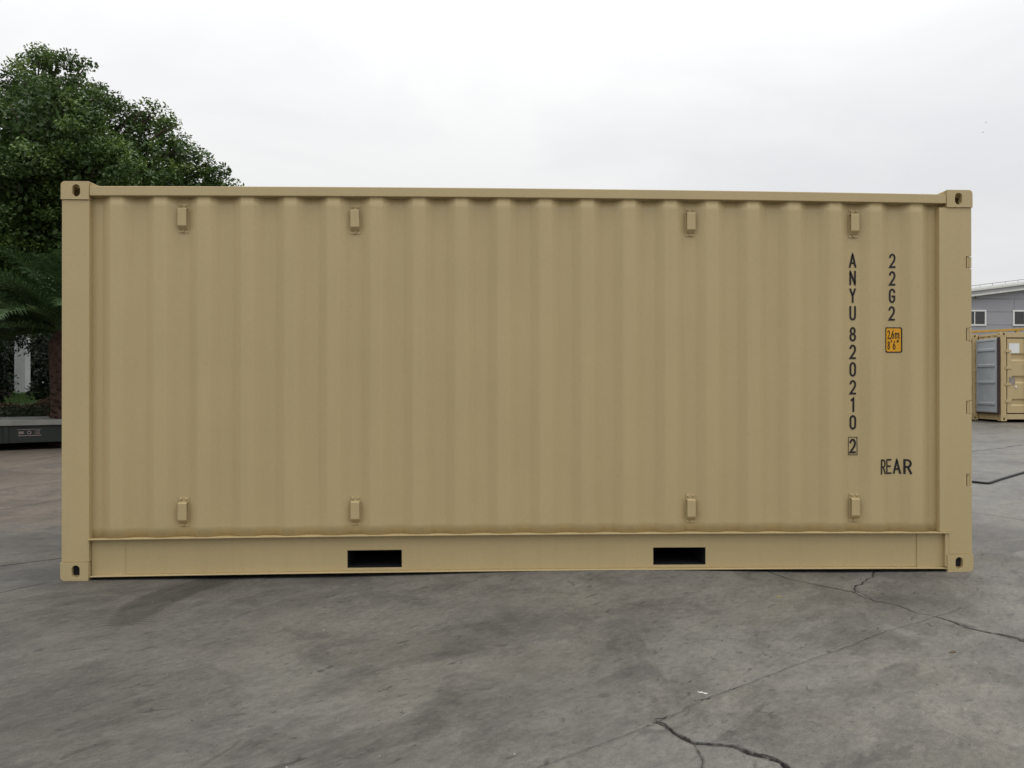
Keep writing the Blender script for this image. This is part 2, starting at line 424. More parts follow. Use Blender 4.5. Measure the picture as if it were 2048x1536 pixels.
gme = build_ground()
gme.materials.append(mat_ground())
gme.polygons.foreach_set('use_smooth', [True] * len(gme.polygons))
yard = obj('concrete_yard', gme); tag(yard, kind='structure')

# ---------------------------------------------------------------- main container
L, H, W = 6.058, 2.591, 2.438
def camb(x): return .0135 * (1 - ((x - 3.029) / 2.9) ** 2) if .1 < x < 5.96 else 0.0
PITCH, X0 = .2806, .206
def prof(x):
    """depth of the corrugated side wall, 0.012 on the outward ribs, 0.048 in the hollows"""
    u = (x - X0) / PITCH; u = abs(u - round(u)) * PITCH
    a, b = .036, .104
    r = .006
    def lin(v): return min(max((v - a) / (b - a), 0), 1)
    s = (lin(u - r) + 2 * lin(u) + lin(u + r)) / 4
    return .052 - .038 * s

root = empty('shipping_container', (0, 0, 0), 'large tan twenty foot shipping container filling the picture with black lettering down its right side', 'shipping container')

# concrete touching corner blocks
def ring_plate(bm, w, h, cx, cz, rx, rz, t0, t1, rc, plane='xz'):
    N = 72
    def out(th):
        dx, dz = math.cos(th), math.sin(th)
        # march to the rounded rectangle
        lo, hi = 0, 1
        for _ in range(26):
            m = (lo + hi) / 2; x, z = cx + dx * m, cz + dz * m
            ins = 0 < x < w and 0 < z < h
            if ins and x < rc and z < rc: ins = math.hypot(x - rc, z - rc) < rc
            lo, hi = (m, hi) if ins else (lo, m)
        return cx + dx * lo, cz + dz * lo
    def sup(th):
        # obround opening
        dx, dz = math.cos(th), math.sin(th)
        lo, hi = 0, .3
        hl = max(rz - rx, 0)
        for _ in range(24):
            m = (lo + hi) / 2; x, z = dx * m, dz * m
            ins = math.hypot(x, max(abs(z) - hl, 0)) < rx
            lo, hi = (m, hi) if ins else (lo, m)
        return cx + dx * lo, cz + dz * lo
    P = (lambda a, b, d: (a, d, b)) if plane == 'xz' else ((lambda a, b, d: (a, b, d)) if plane == 'xy' else (lambda a, b, d: (d, a, b)))
    ang = [k * 2 * math.pi / N for k in range(N)]
    ang += [math.atan2(z - cz, x - cx) % (2 * math.pi) for x, z in ((w, 0), (w, h), (0, h), (rc, 0), (0, rc))]
    ang = sorted(ang)
    R = []
    for d in (t0, t1):
        R.append(([bm.verts.new(P(*out(a), d)) for a in ang], [bm.verts.new(P(*sup(a), d)) for a in ang]))
    n = len(ang)
    for i in range(n):
        j = (i + 1) % n
        (o0, i0), (o1, i1) = R
        bm.faces.new((o0[i], o0[j], i0[j], i0[i])); bm.faces.new((o1[i], i1[i], i1[j], o1[j]))
        bm.faces.new((o0[i], o1[i], o1[j], o0[j])); bm.faces.new((i0[i], i0[j], i1[j], i1[i]))

bm = bmesh.new()
CW, CH, CD = .178, .118, .162
ring_plate(bm, CW, CH, .098, .060, .0255, .0395, 0, .028, .026, 'xz')        # face with the oval hole
ring_plate(bm, CD - .03, CH - .004, .066, .060, .026, .036, .003, .029, .004, 'yz')   # end face (y local from 0.029)
for v in bm.verts: pass
fixn(bm)
# shift the end face back behind the front one
vs = [v for v in bm.verts if v.co.x <= .0291 and v.co.x >= .0029 and v.co.y <= CD - .03 + 1e-6 and abs(v.co.z) >= 0 and v.index >= 0]
cm = bpy.data.meshes.new('corner_casting'); bm.to_mesh(cm); bm.free()
def casting_mesh():
    bm = bmesh.new()
    ring_plate(bm, CW, CH, .098, .060, .0255, .0395, 0, .028, .026, 'xz')
    n0 = len(bm.verts)
    ring_plate(bm, CD - .029, CH - .005, .066, .058, .022, .036, .003, .029, .018, 'yz')
    bm.verts.ensure_lookup_table()
    for v in bm.verts[n0:]: v.co.y += .0285; v.co.z += .0025
    n1 = len(bm.verts)
    ring_plate(bm, CW - .034, CD - .034, .072, .066, .026, .05, .0045, .030, .004, 'xy')   # outer (top or bottom) face
    bm.verts.ensure_lookup_table()
    for v in bm.verts[n1:]: v.co.x += .0295; v.co.y += .0285
    box(bm, .0295, CW - .002, .0285, CD - .004, CH - .022, CH - .003)
    box(bm, CW - .02, CW - .003, .0285, CD - .006, .031, CH - .0225)
    box(bm, .0295, CW - .021, CD - .02, CD - .005, .031, CH - .0225)
    fixn(bm)
    me = bpy.data.meshes.new('corner_casting'); bm.to_mesh(me); bm.free(); me.materials.append(M_TAN)
    return me
cm = casting_mesh()
for sx in (0, 1):
    for sy in (0, 1):
        for sz in (0, 1):
            o = obj('corner_casting', cm, None, root)
            o.scale = (-1 if sx else 1, -1 if sy else 1, -1 if sz else 1)
            o.location = (L if sx else 0, (W + .004) if sy else -.004, H if sz else 0)
            b = o.modifiers.new('bevel', 'BEVEL'); b.width = .003; b.segments = 2; b.limit_method = 'ANGLE'; b.angle_limit = math.radians(50)

for x0, x1 in ((.031, .1550), (L - .155, L - .031)):
    bxo('casting_hole_shade', x0, x1, .0265, .130, .0325, .094, M_BLACKUC, root)  # black blocks standing in for the shade inside the bottom casting holes
# corner posts
bxo('front_post', .003, .178, .005, .11, CH + .001, H - CH - .001, M_TAN, root, .004)
pts = [(5.893, CH + .001), (6.055, CH + .001)]
HZ = [(.574, .663), (1.066, 1.161), (1.562, 1.657), (2.058, 2.143)]
for a, b in HZ: pts += [(6.055, a), (6.017, a + .004), (6.017, b - .004), (6.055, b)]
pts += [(6.055, H - CH - .001), (5.831, H - CH - .001), (5.831, .2685), (5.893, .2685)]
bm = bmesh.new(); prism(bm, pts, .005, .055); fixn(bm)
obj('rear_post', bm, M_TAN, root, .003)
bxo('post_backing', 5.90, 6.012, .056, .13, CH + .001, H - CH - .001, M_TAN, root, .003)
for a, b in HZ:
    bm = bmesh.new(); z = (a + b) / 2
    box(bm, 6.0245, 6.0560, .009, .050, a + .005, b - .005)
    tube(bm, [(6.0475, .012, a + .0045), (6.0475, .012, b - .0045)], .0095, 10)
    fixn(bm); obj('hinge', bm, M_TAN, root, .002)
# back corner posts
bxo('front_post', .003, .178, W - .11, W, CH + .001, H - CH - .001, M_TAN, root, .004)
bxo('rear_post', 5.88, 6.055, W - .11, W, CH + .001, H - CH - .001, M_TAN, root, .004)

# rails
for y0, y1, back in ((.0005, .060, False), (W - .063, W - .003, True)):
    bxo('top_rail', .1795, 5.879, y0, y1, 2.4985, 2.5605, M_TAN, root, .004, 40, camb)
# weld bead under the top rail: a thin uneven line
bm = bmesh.new()
pp = [(x, prof(x) - .0005, 2.4965 + camb(x) + .0012 * noise.noise(Vector((x * 9, 0, 0)))) for x in np.arange(.182, 5.83, .02)]
tube(bm, pp, [.0028 + .0012 * abs(noise.noise(Vector((x[0] * 21, 3, 0)))) for x in pp], 6)
fixn(bm); obj('weld_seam', bm, M_TAN, root, smooth=True)

def bottom_rail():
    bm = bmesh.new()
    # top flange with a slightly beaten front edge
    n = 120; R = []
    for i in range(n + 1):
        x = .176 + (5.894 - .176) * i / n; d = camb(x); e = .0012 * noise.noise(Vector((x * 3, 1, 1)))
        R.append([bm.verts.new(p) for p in ((x, -.0070 + e, .2605 + d), (x, .0555, .2605 + d), (x, .0555, .2675 + d + e), (x, -.0070 + e, .2675 + d + e))])
    for a, b in zip(R, R[1:]):
        for k in range(4): bm.faces.new((a[k], b[k], b[(k + 1) % 4], a[(k + 1) % 4]))
    bm.faces.new(R[0]); bm.faces.new(R[-1][::-1])
    # bottom flange
    box(bm, .182, 5.889, -.0005, .0505, .0195, .0262, 60, camb)
    # web with the two fork openings
    holes = [(1.838, 2.196), (3.879, 4.234)]; hz = (.0455, .1615)
    xs = sorted(set([.1795, 5.8915] + [h for q in holes for h in q] + [float(v) for v in np.arange(.3, 5.85, .12)]))
    zs = [.0266, hz[0], hz[1], .2600]
    vf = {}; vb = {}
    for i, x in enumerate(xs):
        for j, z in enumerate(zs):
            zz = z + camb(x)
            rip = .0012 * noise.noise(Vector((x * 1.7, z * 5, 2)))
            vf[i, j] = bm.verts.new((x, .040 + rip, zz)); vb[i, j] = bm.verts.new((x, .046 + rip, zz))
    def solid(i, j):
        if not (0 <= i < len(xs) - 1 and 0 <= j < 3): return False
        xm = (xs[i] + xs[i + 1]) / 2
        return not (j == 1 and any(a < xm < b for a, b in holes))
    for i in range(len(xs) - 1):
        for j in range(3):
            if not solid(i, j): continue
            bm.faces.new((vf[i, j], vf[i + 1, j], vf[i + 1, j + 1], vf[i, j + 1]))
            bm.faces.new((vb[i, j], vb[i, j + 1], vb[i + 1, j + 1], vb[i + 1, j]))
            for (di, dj, a, b) in ((0, -1, (i, j), (i + 1, j)), (0, 1, (i + 1, j + 1), (i, j + 1)), (-1, 0, (i, j + 1), (i, j)), (1, 0, (i + 1, j), (i + 1, j + 1))):
                if not solid(i + di, j + dj):
                    bm.faces.new((vf[a], vb[a], vb[b], vf[b]))
    fixn(bm)
    return bm
br = obj('bottom_rail', bottom_rail(), M_TAN, root, .0018)
bxo('rail_end_plate', .1800, .398, .0375, .0388, .0275, .2590, M_TAN, root, .001)
bxo('rail_end_plate', 5.688, 5.8910, .0335, .0380, .0275, .2640, M_TAN, root, .001)
bxo('rail_gusset', 5.868, 5.8920, .004, .0330, .034, .2595, M_TAN, root, .002)
# fork tunnels
for a, b in ((1.838, 2.196), (3.879, 4.234)):
    bm = bmesh.new(); d = camb((a + b) / 2)
    lo, hi = .0455 + d, .1615 + d
    for q in ((a - .008, a - .0005, lo - .008, hi + .008), (b + .0005, b + .008, lo - .008, hi + .008), (a, b, lo - .008, lo - .0008), (a, b, hi + .0008, hi + .008)):
        box(bm, q[0], q[1], .0465, W - .05, q[2], q[3])
    box(bm, a, b, W - .0495, W - .045, lo, hi)
    fixn(bm); obj('fork_pocket', bm, M_BLACKUC, root)
# far bottom rail, cross members, floor
bxo('bottom_rail', .182, 5.876, W - .05, W - .003, .0195, .2675, M_TAN, root, .003, 30, camb)
for i in range(19):
    x = .35 + i * .298
    if 1.78 < x < 2.26 or 3.82 < x < 4.30: continue
    bxo('cross_member', x, x + .045, .052, W - .052, .06, .20, M_BLACKUC, root)
bxo('floor', .185, 5.87, .056, W - .056, .215, .243, M_BLACKUC, root)
bxo('front_sill', .005, .09, CW, W - CW, .02, .21, M_TAN, root, .003)
bxo('rear_sill', 5.97, 6.052, CW, W - CW, .02, .21, M_TAN, root, .003)
bxo('front_header', .005, .065, CW, W - CW, 2.47, 2.56, M_TAN, root, .003)
bxo('rear_header', 5.97, 6.052, CW, W - CW, 2.45, 2.56, M_TAN, root, .003)

# side wall
def side_wall(mirror=False):
    xs = np.arange(.105, 5.955, .0085); n = len(xs)
    zs = np.linspace(.2678, 2.4982, 34); m = len(zs)
    V = np.zeros((n * m, 3))
    for i, x in enumerate(xs):
        x = float(x); p = prof(x); c = camb(x)
        for j, z in enumerate(zs):
            e = min(1, j / 2, (m - 1 - j) / 2)
            wv = (.0016 * noise.noise(Vector((x * 1.9, z * .8, 5))) + .0006 * noise.noise(Vector((x * 9, z * 2.2, 1)))) * e
            yy = p + wv
            V[i * m + j] = (x, (W - yy) if mirror else yy, z + c)
    I, J = np.meshgrid(np.arange(n - 1), np.arange(m - 1), indexing='ij'); a = (I * m + J).ravel()
    F = np.stack([a, a + m, a + m + 1, a + 1], 1)
    if mirror: F = F[:, ::-1]
    return mesh_np('side_panel', V, F, M_TAN, smooth=True)
sp = obj('side_panel', side_wall(), None, root)
sp2 = obj('side_panel', side_wall(True), None, root)
for o in (sp, sp2):
    s = o.modifiers.new('thick', 'SOLIDIFY'); s.thickness = .002; s.offset = -1

# front end wall, roof, rear doors
def corr(n, a0, a1, b0, b1, dep, base, make, per):
    bm = bmesh.new(); N = int((a1 - a0) / per); prev = None
    knots = []
    for k in range(N):
        s = a0 + (a1 - a0) * k / N; w = (a1 - a0) / N
        knots += [(s, 0), (s + w * .25, 0), (s + w * .5, dep), (s + w * .75, dep)]
    knots.append((a1, 0))
    for a, d in knots:
        q = (bm.verts.new(make(a, b0, base + d)), bm.verts.new(make(a, b1, base + d)))
        if prev: bm.faces.new((prev[0], q[0], q[1], prev[1]))
        prev = q
    return fixn(bm)
obj('end_panel', corr(1, .11, W - .11, .21, 2.47, .045, .012, lambda a, b, d: (d, a, b), .25), M_TAN, root)
obj('roof_panel', corr(1, .07, 5.965, .055, W - .055, -.02, 2.562, lambda a, b, d: (a, b, d + camb(a)), .21), M_TAN, root)
for k in range(2):
    y0 = .135 + k * 1.087
    dr = bxo('door', 6.014, 6.05, y0, y0 + 1.08, .215, 2.445, M_TAN, root, .004)
    for yy in (.3, .8):
        bm = bmesh.new(); tube(bm, [(6.07, y0 + yy, .15), (6.07, y0 + yy, 2.5)], .016, 10); fixn(bm)
        obj('lock_bar', bm, M_TAN, dr)
# corner plates sloping from the castings down to the roof
for xa, xb in ((.1785, .238), (5.8795, 5.822)):
    bm = bmesh.new(); prism(bm, [(xa, 2.5635), (xb, 2.5635 + camb(xb) * .5), (xa, 2.5895)], .010, .155)
    fixn(bm); obj('corner_plate', bm, M_TAN, root, .0015)
    bm = bmesh.new(); prism(bm, [(xa, 2.5635), (xb, 2.5635 + camb(xb) * .5), (xa, 2.5895)], W - .155, W - .010)
    fixn(bm); obj('corner_plate', bm, M_TAN, root, .0015)

# lashing brackets in the hollows
def bracket_mesh():
    bm = bmesh.new()
    # back plate, rounded at its lower corners
    pts = [(-.034, .095), (-.034, -.088), (-.029, -.097), (.029, -.097), (.034, -.088), (.034, .095)]
    prism(bm, pts, .0465, .0512)
    # folded strap standing 3 cm proud, open at its sides
    w = .0285
    prof_ = [(.0468, .066), (.019, .060), (.0165, .055), (.0165, -.052), (.0195, -.0565), (.0468, -.082)]
    back = [(.0468, .062), (.0225, .057), (.0205, .053), (.0205, -.050), (.0230, -.0525), (.0468, -.077)]
    A = [bm.verts.new((-w, y, z)) for y, z in prof_]; B = [bm.verts.new((w, y, z)) for y, z in prof_]
    C = [bm.verts.new((-w, y, z)) for y, z in back]; D = [bm.verts.new((w, y, z)) for y, z in back]
    for i in range(len(A) - 1):
        bm.faces.new((A[i], B[i], B[i + 1], A[i + 1])); bm.faces.new((C[i], C[i + 1], D[i + 1], D[i]))
        bm.faces.new((A[i], A[i + 1], C[i + 1], C[i])); bm.faces.new((B[i], D[i], D[i + 1], B[i + 1]))
    bm.faces.new((A[0], C[0], D[0], B[0])); bm.faces.new((A[-1], B[-1], D[-1], C[-1]))
    fixn(bm)
    me = bpy.data.meshes.new('bracket'); bm.to_mesh(me); bm.free(); me.materials.append(M_TAN); return me
def bolt_mesh():
    bm = bmesh.new()
    tube(bm, [(0, .0464, 0), (0, .0375, 0), (0, .0345, 0)], [.0078, .0076, .005], 10); fixn(bm)
    me = bpy.data.meshes.new('bolt'); bm.to_mesh(me); bm.free(); me.materials.append(M_TAN); return me
bk, bo = bracket_mesh(), bolt_mesh()
for idx in (2, 6, 14, 18):
    for z in (2.366, .4365):
        o = obj('bracket', bk, None, root); o.location = (X0 + PITCH * idx + random.uniform(-.002, .002), -.0002, z)
        o.rotation_euler = (0, random.uniform(-.006, .006), 0)
        b = o.modifiers.new('bevel', 'BEVEL'); b.width = .0012; b.segments = 1; b.limit_method = 'ANGLE'
        for x, zz in ((-.018, .082), (.018, .082), (0, -.088)):
            q = obj('bolt', bo, None, o); q.location = (x, 0, zz)

# ---------------------------------------------------------------- lettering
def arc(cx, cz, rx, rz, a0, a1, n=12):
    return [(cx + rx * math.cos(math.radians(a0 + (a1 - a0) * k / n)), cz + rz * math.sin(math.radians(a0 + (a1 - a0) * k / n))) for k in range(n + 1)]
# strokes inside a box u 0..1, v 0..1 (centre lines)
G = {
 'A': [[(0, 0), (.5, 1), (1, 0)], [(.17, .30), (.83, .30)]],
 'N': [[(0, 0), (0, 1), (1, 0), (1, 1)]],
 'Y': [[(0, 1), (.5, .46), (1, 1)], [(.5, .46), (.5, 0)]],
 'U': [[(0, 1), (0, .28)] + arc(.5, .28, .5, .28, 180, 360) + [(1, .28), (1, 1)]],
 '8': [arc(.5, .76, .43, .24, -90, 270, 24), arc(.5, .26, .5, .26, -90, 270, 24)],
 '2': [arc(.5, .72, .5, .28, 165, -20, 14) + [(.88, .50), (0, 0), (1, 0)]],
 '0': [arc(.5, .72, .5, .28, 0, 180) + arc(.5, .28, .5, .28, 180, 360) + [(1, .72)]],
 '1': [[(.22, .86), (.62, 1), (.62, 0)]],
 'G': [arc(.5, .72, .5, .28, 15, 180) + arc(.5, .28, .5, .28, 180, 360) + [(1, .45), (.55, .45)]],
 'R': [[(0, 0), (0, 1), (.45, 1)] + arc(.45, .74, .5, .26, 90, -90) + [(0, .48)], [(.5, .48), (1, 0)]],
 'E': [[(1, 1), (0, 1), (0, 0), (1, 0)], [(0, .52), (.85, .52)]],
 '6': [[(.85, 1), (.45, .82)] + arc(.5, .30, .5, .30, 150, 180, 4)[:1] + arc(.5, .30, .5, .30, 180, 540, 24)],
 'm': [[(0, 0), (0, .68)], [(0, .48)] + arc(.25, .48, .25, .20, 180, 0, 8) + [(.5, 0)], [(.5, .48)] + arc(.75, .48, .25, .20, 180, 0, 8) + [(1, 0)]],
 ',': [[(.6, .10), (.3, -.16)]],
 "'": [[(.6, 1.08), (.35, .86)]],
 '"': [[(.35, 1.08), (.15, .86)], [(.85, 1.08), (.65, .86)]],
 'box': [[(0, 0), (1, 0), (1, 1), (0, 1), (0, 0)]],
}
def glyph(bm, ch, x, z, w, h, sw, yo, k0=0):
    """centre x, base z; ribbons laid on the corrugation"""
    for si, st in enumerate(G[ch]):
        P = [(x - w / 2 + sw / 2 + u * (w - sw), z + sw / 2 + v * (h - sw)) for u, v in st]
        Q = [P[0]]
        for a, b in zip(P, P[1:]):
            l = math.hypot(b[0] - a[0], b[1] - a[1])
            if l < 1e-6: continue
            n = max(1, int(l / .006))
            for k in range(1, n + 1): Q.append((a[0] + (b[0] - a[0]) * k / n, a[1] + (b[1] - a[1]) * k / n))
        n = len(Q); closed = math.hypot(Q[0][0] - Q[-1][0], Q[0][1] - Q[-1][1]) < 1e-5
        prev = None; y_ = yo - .00012 * (si + k0)
        for i in range(n):
            def dirn(i0, i1):
                dx, dz = Q[i1][0] - Q[i0][0], Q[i1][1] - Q[i0][1]; l = math.hypot(dx, dz) or 1; return dx / l, dz / l
            if closed and i in (0, n - 1): d0 = dirn(n - 2, n - 1); d1 = dirn(0, 1)
            else: d0 = dirn(i - 1, i) if i else dirn(0, 1); d1 = dirn(i, i + 1) if i < n - 1 else d0
            nx0, nz0, nx1, nz1 = -d0[1], d0[0], -d1[1], d1[0]
            mx, mz = nx0 + nx1, nz0 + nz1; l = math.hypot(mx, mz)
            if l < .35: mx, mz, s = nx0, nz0, 1
            else: mx, mz = mx / l, mz / l; s = min(1 / max(mx * nx0 + mz * nz0, .3), 2.2)
            px, pz = Q[i]
            if not closed and i == 0: px -= d1[0] * sw / 2 * .9; pz -= d1[1] * sw / 2 * .9
            if not closed and i == n - 1: px += d0[0] * sw / 2 * .9; pz += d0[1] * sw / 2 * .9
            a = (px + mx * s * sw / 2, pz + mz * s * sw / 2); b = (px - mx * s * sw / 2, pz - mz * s * sw / 2)
            va = bm.verts.new((a[0], prof(a[0]) + y_, a[1])); vb = bm.verts.new((b[0], prof(b[0]) + y_, b[1]))
            if prev: bm.faces.new((prev[0], va, vb, prev[1]))
            prev = (va, vb)
def letter(ch, x, zc, w, h, sw=.0128, label=None, extra=None):
    bm = bmesh.new(); glyph(bm, ch, x, zc - h / 2, w, h, sw, -.0028)
    if extra:
        glyph(bm, 'box', x, zc - extra[1] / 2, extra[0], extra[1], .0042, -.0028, 4)
    for f in bm.faces:
        f.normal_update()
        if f.normal.y > 0: f.normal_flip()
    o = obj('character', bm, M_INK, root); o['label'] = label or ('black stencilled %s %s' % ('digit' if ch.isdigit() else 'letter', ch)); return o
for ch, z in (('A', 2.115), ('N', 1.996), ('Y', 1.876), ('U', 1.756), ('8', 1.613), ('2', 1.493), ('0', 1.374), ('2', 1.252), ('1', 1.133), ('0', 1.013)):
    letter(ch, 5.252, z, .052 if ch == 'A' else .0455, .099)
letter('2', 5.2505, .852, .0445, .099, label='black digit 2 inside a thin square frame', extra=(.064, .124))
for ch, x, z in (('2', 5.528, 2.115), ('2', 5.527, 1.995), ('G', 5.526, 1.876), ('2', 5.523, 1.756)):
    letter(ch, x, z, .0455, .099)
for ch, x, w in (('R', 5.4500, .044), ('E', 5.4990, .042), ('A', 5.557, .054), ('R', 5.619, .048)):
    letter(ch, x, .712, w, .102, .0108 if w < .046 else .0126)
# height decal, black edged and bent into the hollow
def decal(x, z, w, h, r, yo):
    bm = bmesh.new(); prev = None; N = 40
    for i in range(N + 1):
        u = -w / 2 + w * i / N
        e = max(0, abs(u) - (w / 2 - r)); d = r - math.sqrt(max(r * r - e * e, 0))
        X = x + u
        q = (bm.verts.new((X, prof(X) + yo, z - h / 2 + d)), bm.verts.new((X, prof(X) + yo, z + h / 2 - d)))
        if prev: bm.faces.new((prev[0], q[0], q[1], prev[1]))
        prev = q
    bmesh.ops.recalc_face_normals(bm, faces=bm.faces)
    for f in bm.faces:
        f.normal_update()
        if f.normal.y > 0: f.normal_flip()
    return bm
dk = obj('decal_border', decal(5.531, 1.574, .120, .173, .012, -.0026), M_INK, root)
dk['label'] = 'black edge of the yellow height sticker'
dy = obj('height_decal', decal(5.531, 1.574, .105, .158, .008, -.0034), M_YEL, root); dy['label'] = 'yellow height sticker reading 2,6m over 8 feet 6 inches'
for ch, x, zc, w, h in (('2', 5.5, 1.611, .019, .058), (',', 5.5125, 1.611, .008, .058), ('6', 5.529, 1.611, .019, .058), ('m', 5.559, 1.611, .031, .058),
                        ('8', 5.500, 1.537, .019, .058), ("'", 5.520, 1.541, .009, .058), ('6', 5.539, 1.537, .019, .058), ('"', 5.564, 1.541, .018, .058)):
    bm = bmesh.new(); glyph(bm, ch, x, zc - h / 2, w, h, .0062, -.0044)
    for f in bm.faces:
        f.normal_update()
        if f.normal.y > 0: f.normal_flip()
    obj('character', bm, M_INK, dy)

# ---------------------------------------------------------------- vegetation
def mat_leaf(name, lo, mid, hi, rough=.45, trans=.25):
    t = NT(name, rough, .35)
    c = t.ramp(t.attr('tint'), [(0, lo), (.55, mid), (1, hi)])
    t.col(c)
    tr = t.n.new('ShaderNodeBsdfTranslucent'); t.l.new(c, tr.inputs['Color'])
    mx = t.n.new('ShaderNodeMixShader'); mx.inputs[0].default_value = trans
    out = t.n['Material Output']
    t.l.new(t.b.outputs[0], mx.inputs[1]); t.l.new(tr.outputs[0], mx.inputs[2]); t.l.new(mx.outputs[0], out.inputs['Surface'])
    return t.m
M_LEAF = mat_leaf('camphor_leaves', (.034, .062, .016), (.068, .120, .028), (.155, .22, .048))
M_LEAFD = mat_leaf('dark_leaves', (.009, .018, .007), (.017, .034, .012), (.035, .060, .018))
M_HEDGE = mat_leaf('hedge_leaves', (.018, .030, .012), (.035, .045, .018), (.12, .045, .028), .5)
M_PALM = mat_leaf('palm_leaflets', (.020, .045, .018), (.040, .078, .026), (.10, .14, .05), .4, .2)
M_BARK = simple('bark', (.075, .058, .042), .85, .35, 14, .2, .01)
M_PALMBARK = simple('palm_bark', (.065, .038, .028), .9, .4, 9, .2, .012)

def leaf_quads(C, size, tint, upb=.35, asp=.5):
    n = len(C)
    nrm = rng.normal(size=(n, 3)); nrm[:, 2] = np.abs(nrm[:, 2]) + upb
    nrm /= np.linalg.norm(nrm, axis=1)[:, None]
    t = rng.normal(size=(n, 3)); t -= (t * nrm).sum(1)[:, None] * nrm; t /= np.linalg.norm(t, axis=1)[:, None]
    b = np.cross(nrm, t)
    s = (size * rng.uniform(.65, 1.3, n))[:, None]
    V = np.stack([C - t * s * .5, C - b * s * asp * .5 + t * s * .05 - nrm * s * .06, C + t * s * .5, C + b * s * asp * .5 + t * s * .05 - nrm * s * .06], 1).reshape(-1, 3)
    F = np.arange(4 * n).reshape(-1, 4)
    return V, F, np.repeat(tint, 4)

def clumps(lobes, dens, cr=(.28, .5), shell=.72):
    """clump centres scattered through the outer shell of each lobe"""
    out = []
    for (x, y, z, r) in lobes:
        n = int(dens * r * r)
        v = rng.normal(size=(n, 3)); v /= np.linalg.norm(v, axis=1)[:, None]
        rad = r * (shell + (1 - shell) * rng.random(n) ** .6)
        rad *= 1 + .14 * np.sin(v[:, 0] * 5 + x) * np.cos(v[:, 2] * 6 + y)
        P = np.array([x, y, z]) + v * rad[:, None]
        out.append(np.column_stack([P, rng.uniform(*cr, n)]))
    return np.concatenate(out)

def crown(lobes, dens, per, leaf, mat, cr=(.28, .5), zmin=None, inner=0):
    K = clumps(lobes, dens, cr)
    if zmin is not None: K = K[K[:, 2] > zmin]
    n = len(K); per_k = np.maximum(6, (per * (K[:, 3] / cr[1]) ** 2 * rng.uniform(.6, 1.2, n)).astype(int))
    idx = np.repeat(np.arange(n), per_k)
    v = rng.normal(size=(len(idx), 3)); v /= np.linalg.norm(v, axis=1)[:, None]
    rr = K[idx, 3] * rng.random(len(idx)) ** .45
    C = K[idx, :3] + v * rr[:, None] * np.array([1, 1, .62])
    ct = rng.normal(.45, .27, n)
    tint = np.clip(ct[idx] + rng.normal(0, .16, len(idx)), 0, 1)
    V, F, T = leaf_quads(C, np.full(len(C), leaf), tint)
    if inner:
        # bigger sprays deep inside, where twigs and old leaves close the crown
        CC = []
        for (x, y, z, r) in lobes:
            m = int(inner * r ** 3); w = rng.normal(size=(m, 3)); w /= np.linalg.norm(w, axis=1)[:, None]
            CC.append(np.array([x, y, z]) + w * (r * .78 * rng.random(m) ** .4)[:, None])
        CC = np.concatenate(CC)
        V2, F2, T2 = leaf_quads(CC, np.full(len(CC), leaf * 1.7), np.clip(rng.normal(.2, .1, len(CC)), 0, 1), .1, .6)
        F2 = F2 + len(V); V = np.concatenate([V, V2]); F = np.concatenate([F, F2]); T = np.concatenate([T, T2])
    return mesh_np('crown', V, F, mat, {'tint': ('POINT', T)})

def tree(label, base, lobes, dens, per, leaf, mat, cr=(.28, .5), inner=0, tr=.28, zmin=None, group=None, name='broadleaf_tree'):
    r = empty(name, base, label, 'tree', group)
    B = Vector(base); rel = [(x - B.x, y - B.y, z - B.z, q) for x, y, z, q in lobes]
    obj('crown', crown(rel, dens, per, leaf, mat, cr, zmin, inner), None, r)
    bm = bmesh.new(); cz = sum(l[2] for l in rel) / len(rel); cx = sum(l[0] for l in rel) / len(rel)
    top = Vector((cx * .3, .2, cz * .55))
    tube(bm, [(0, 0, -.15), (.05, 0, cz * .2), (cx * .15, .1, cz * .4), top], [tr * 1.35, tr, tr * .85, tr * .7], 12)
    fixn(bm); obj('trunk', bm, M_BARK, r, smooth=True)
    bm = bmesh.new()
    for (x, y, z, q) in rel:
        e = Vector((x, y, z)); mid = (top * .55 + e * .45) + Vector((random.uniform(-.3, .3), random.uniform(-.3, .3), .35))
        tube(bm, [top - Vector((0, 0, .2)), mid, e], [tr * .45, tr * .26, tr * .08], 7)
        for _ in range(4):
            d = Vector((random.gauss(0, 1), random.gauss(0, 1), random.gauss(.3, .8))).normalized() * q * .8
            tube(bm, [mid.lerp(e, .6), mid.lerp(e, .85) + d * .4, e + d], [tr * .14, tr * .08, tr * .025], 5)
    fixn(bm); obj('limbs', bm, M_BARK, r, smooth=True)
    return r

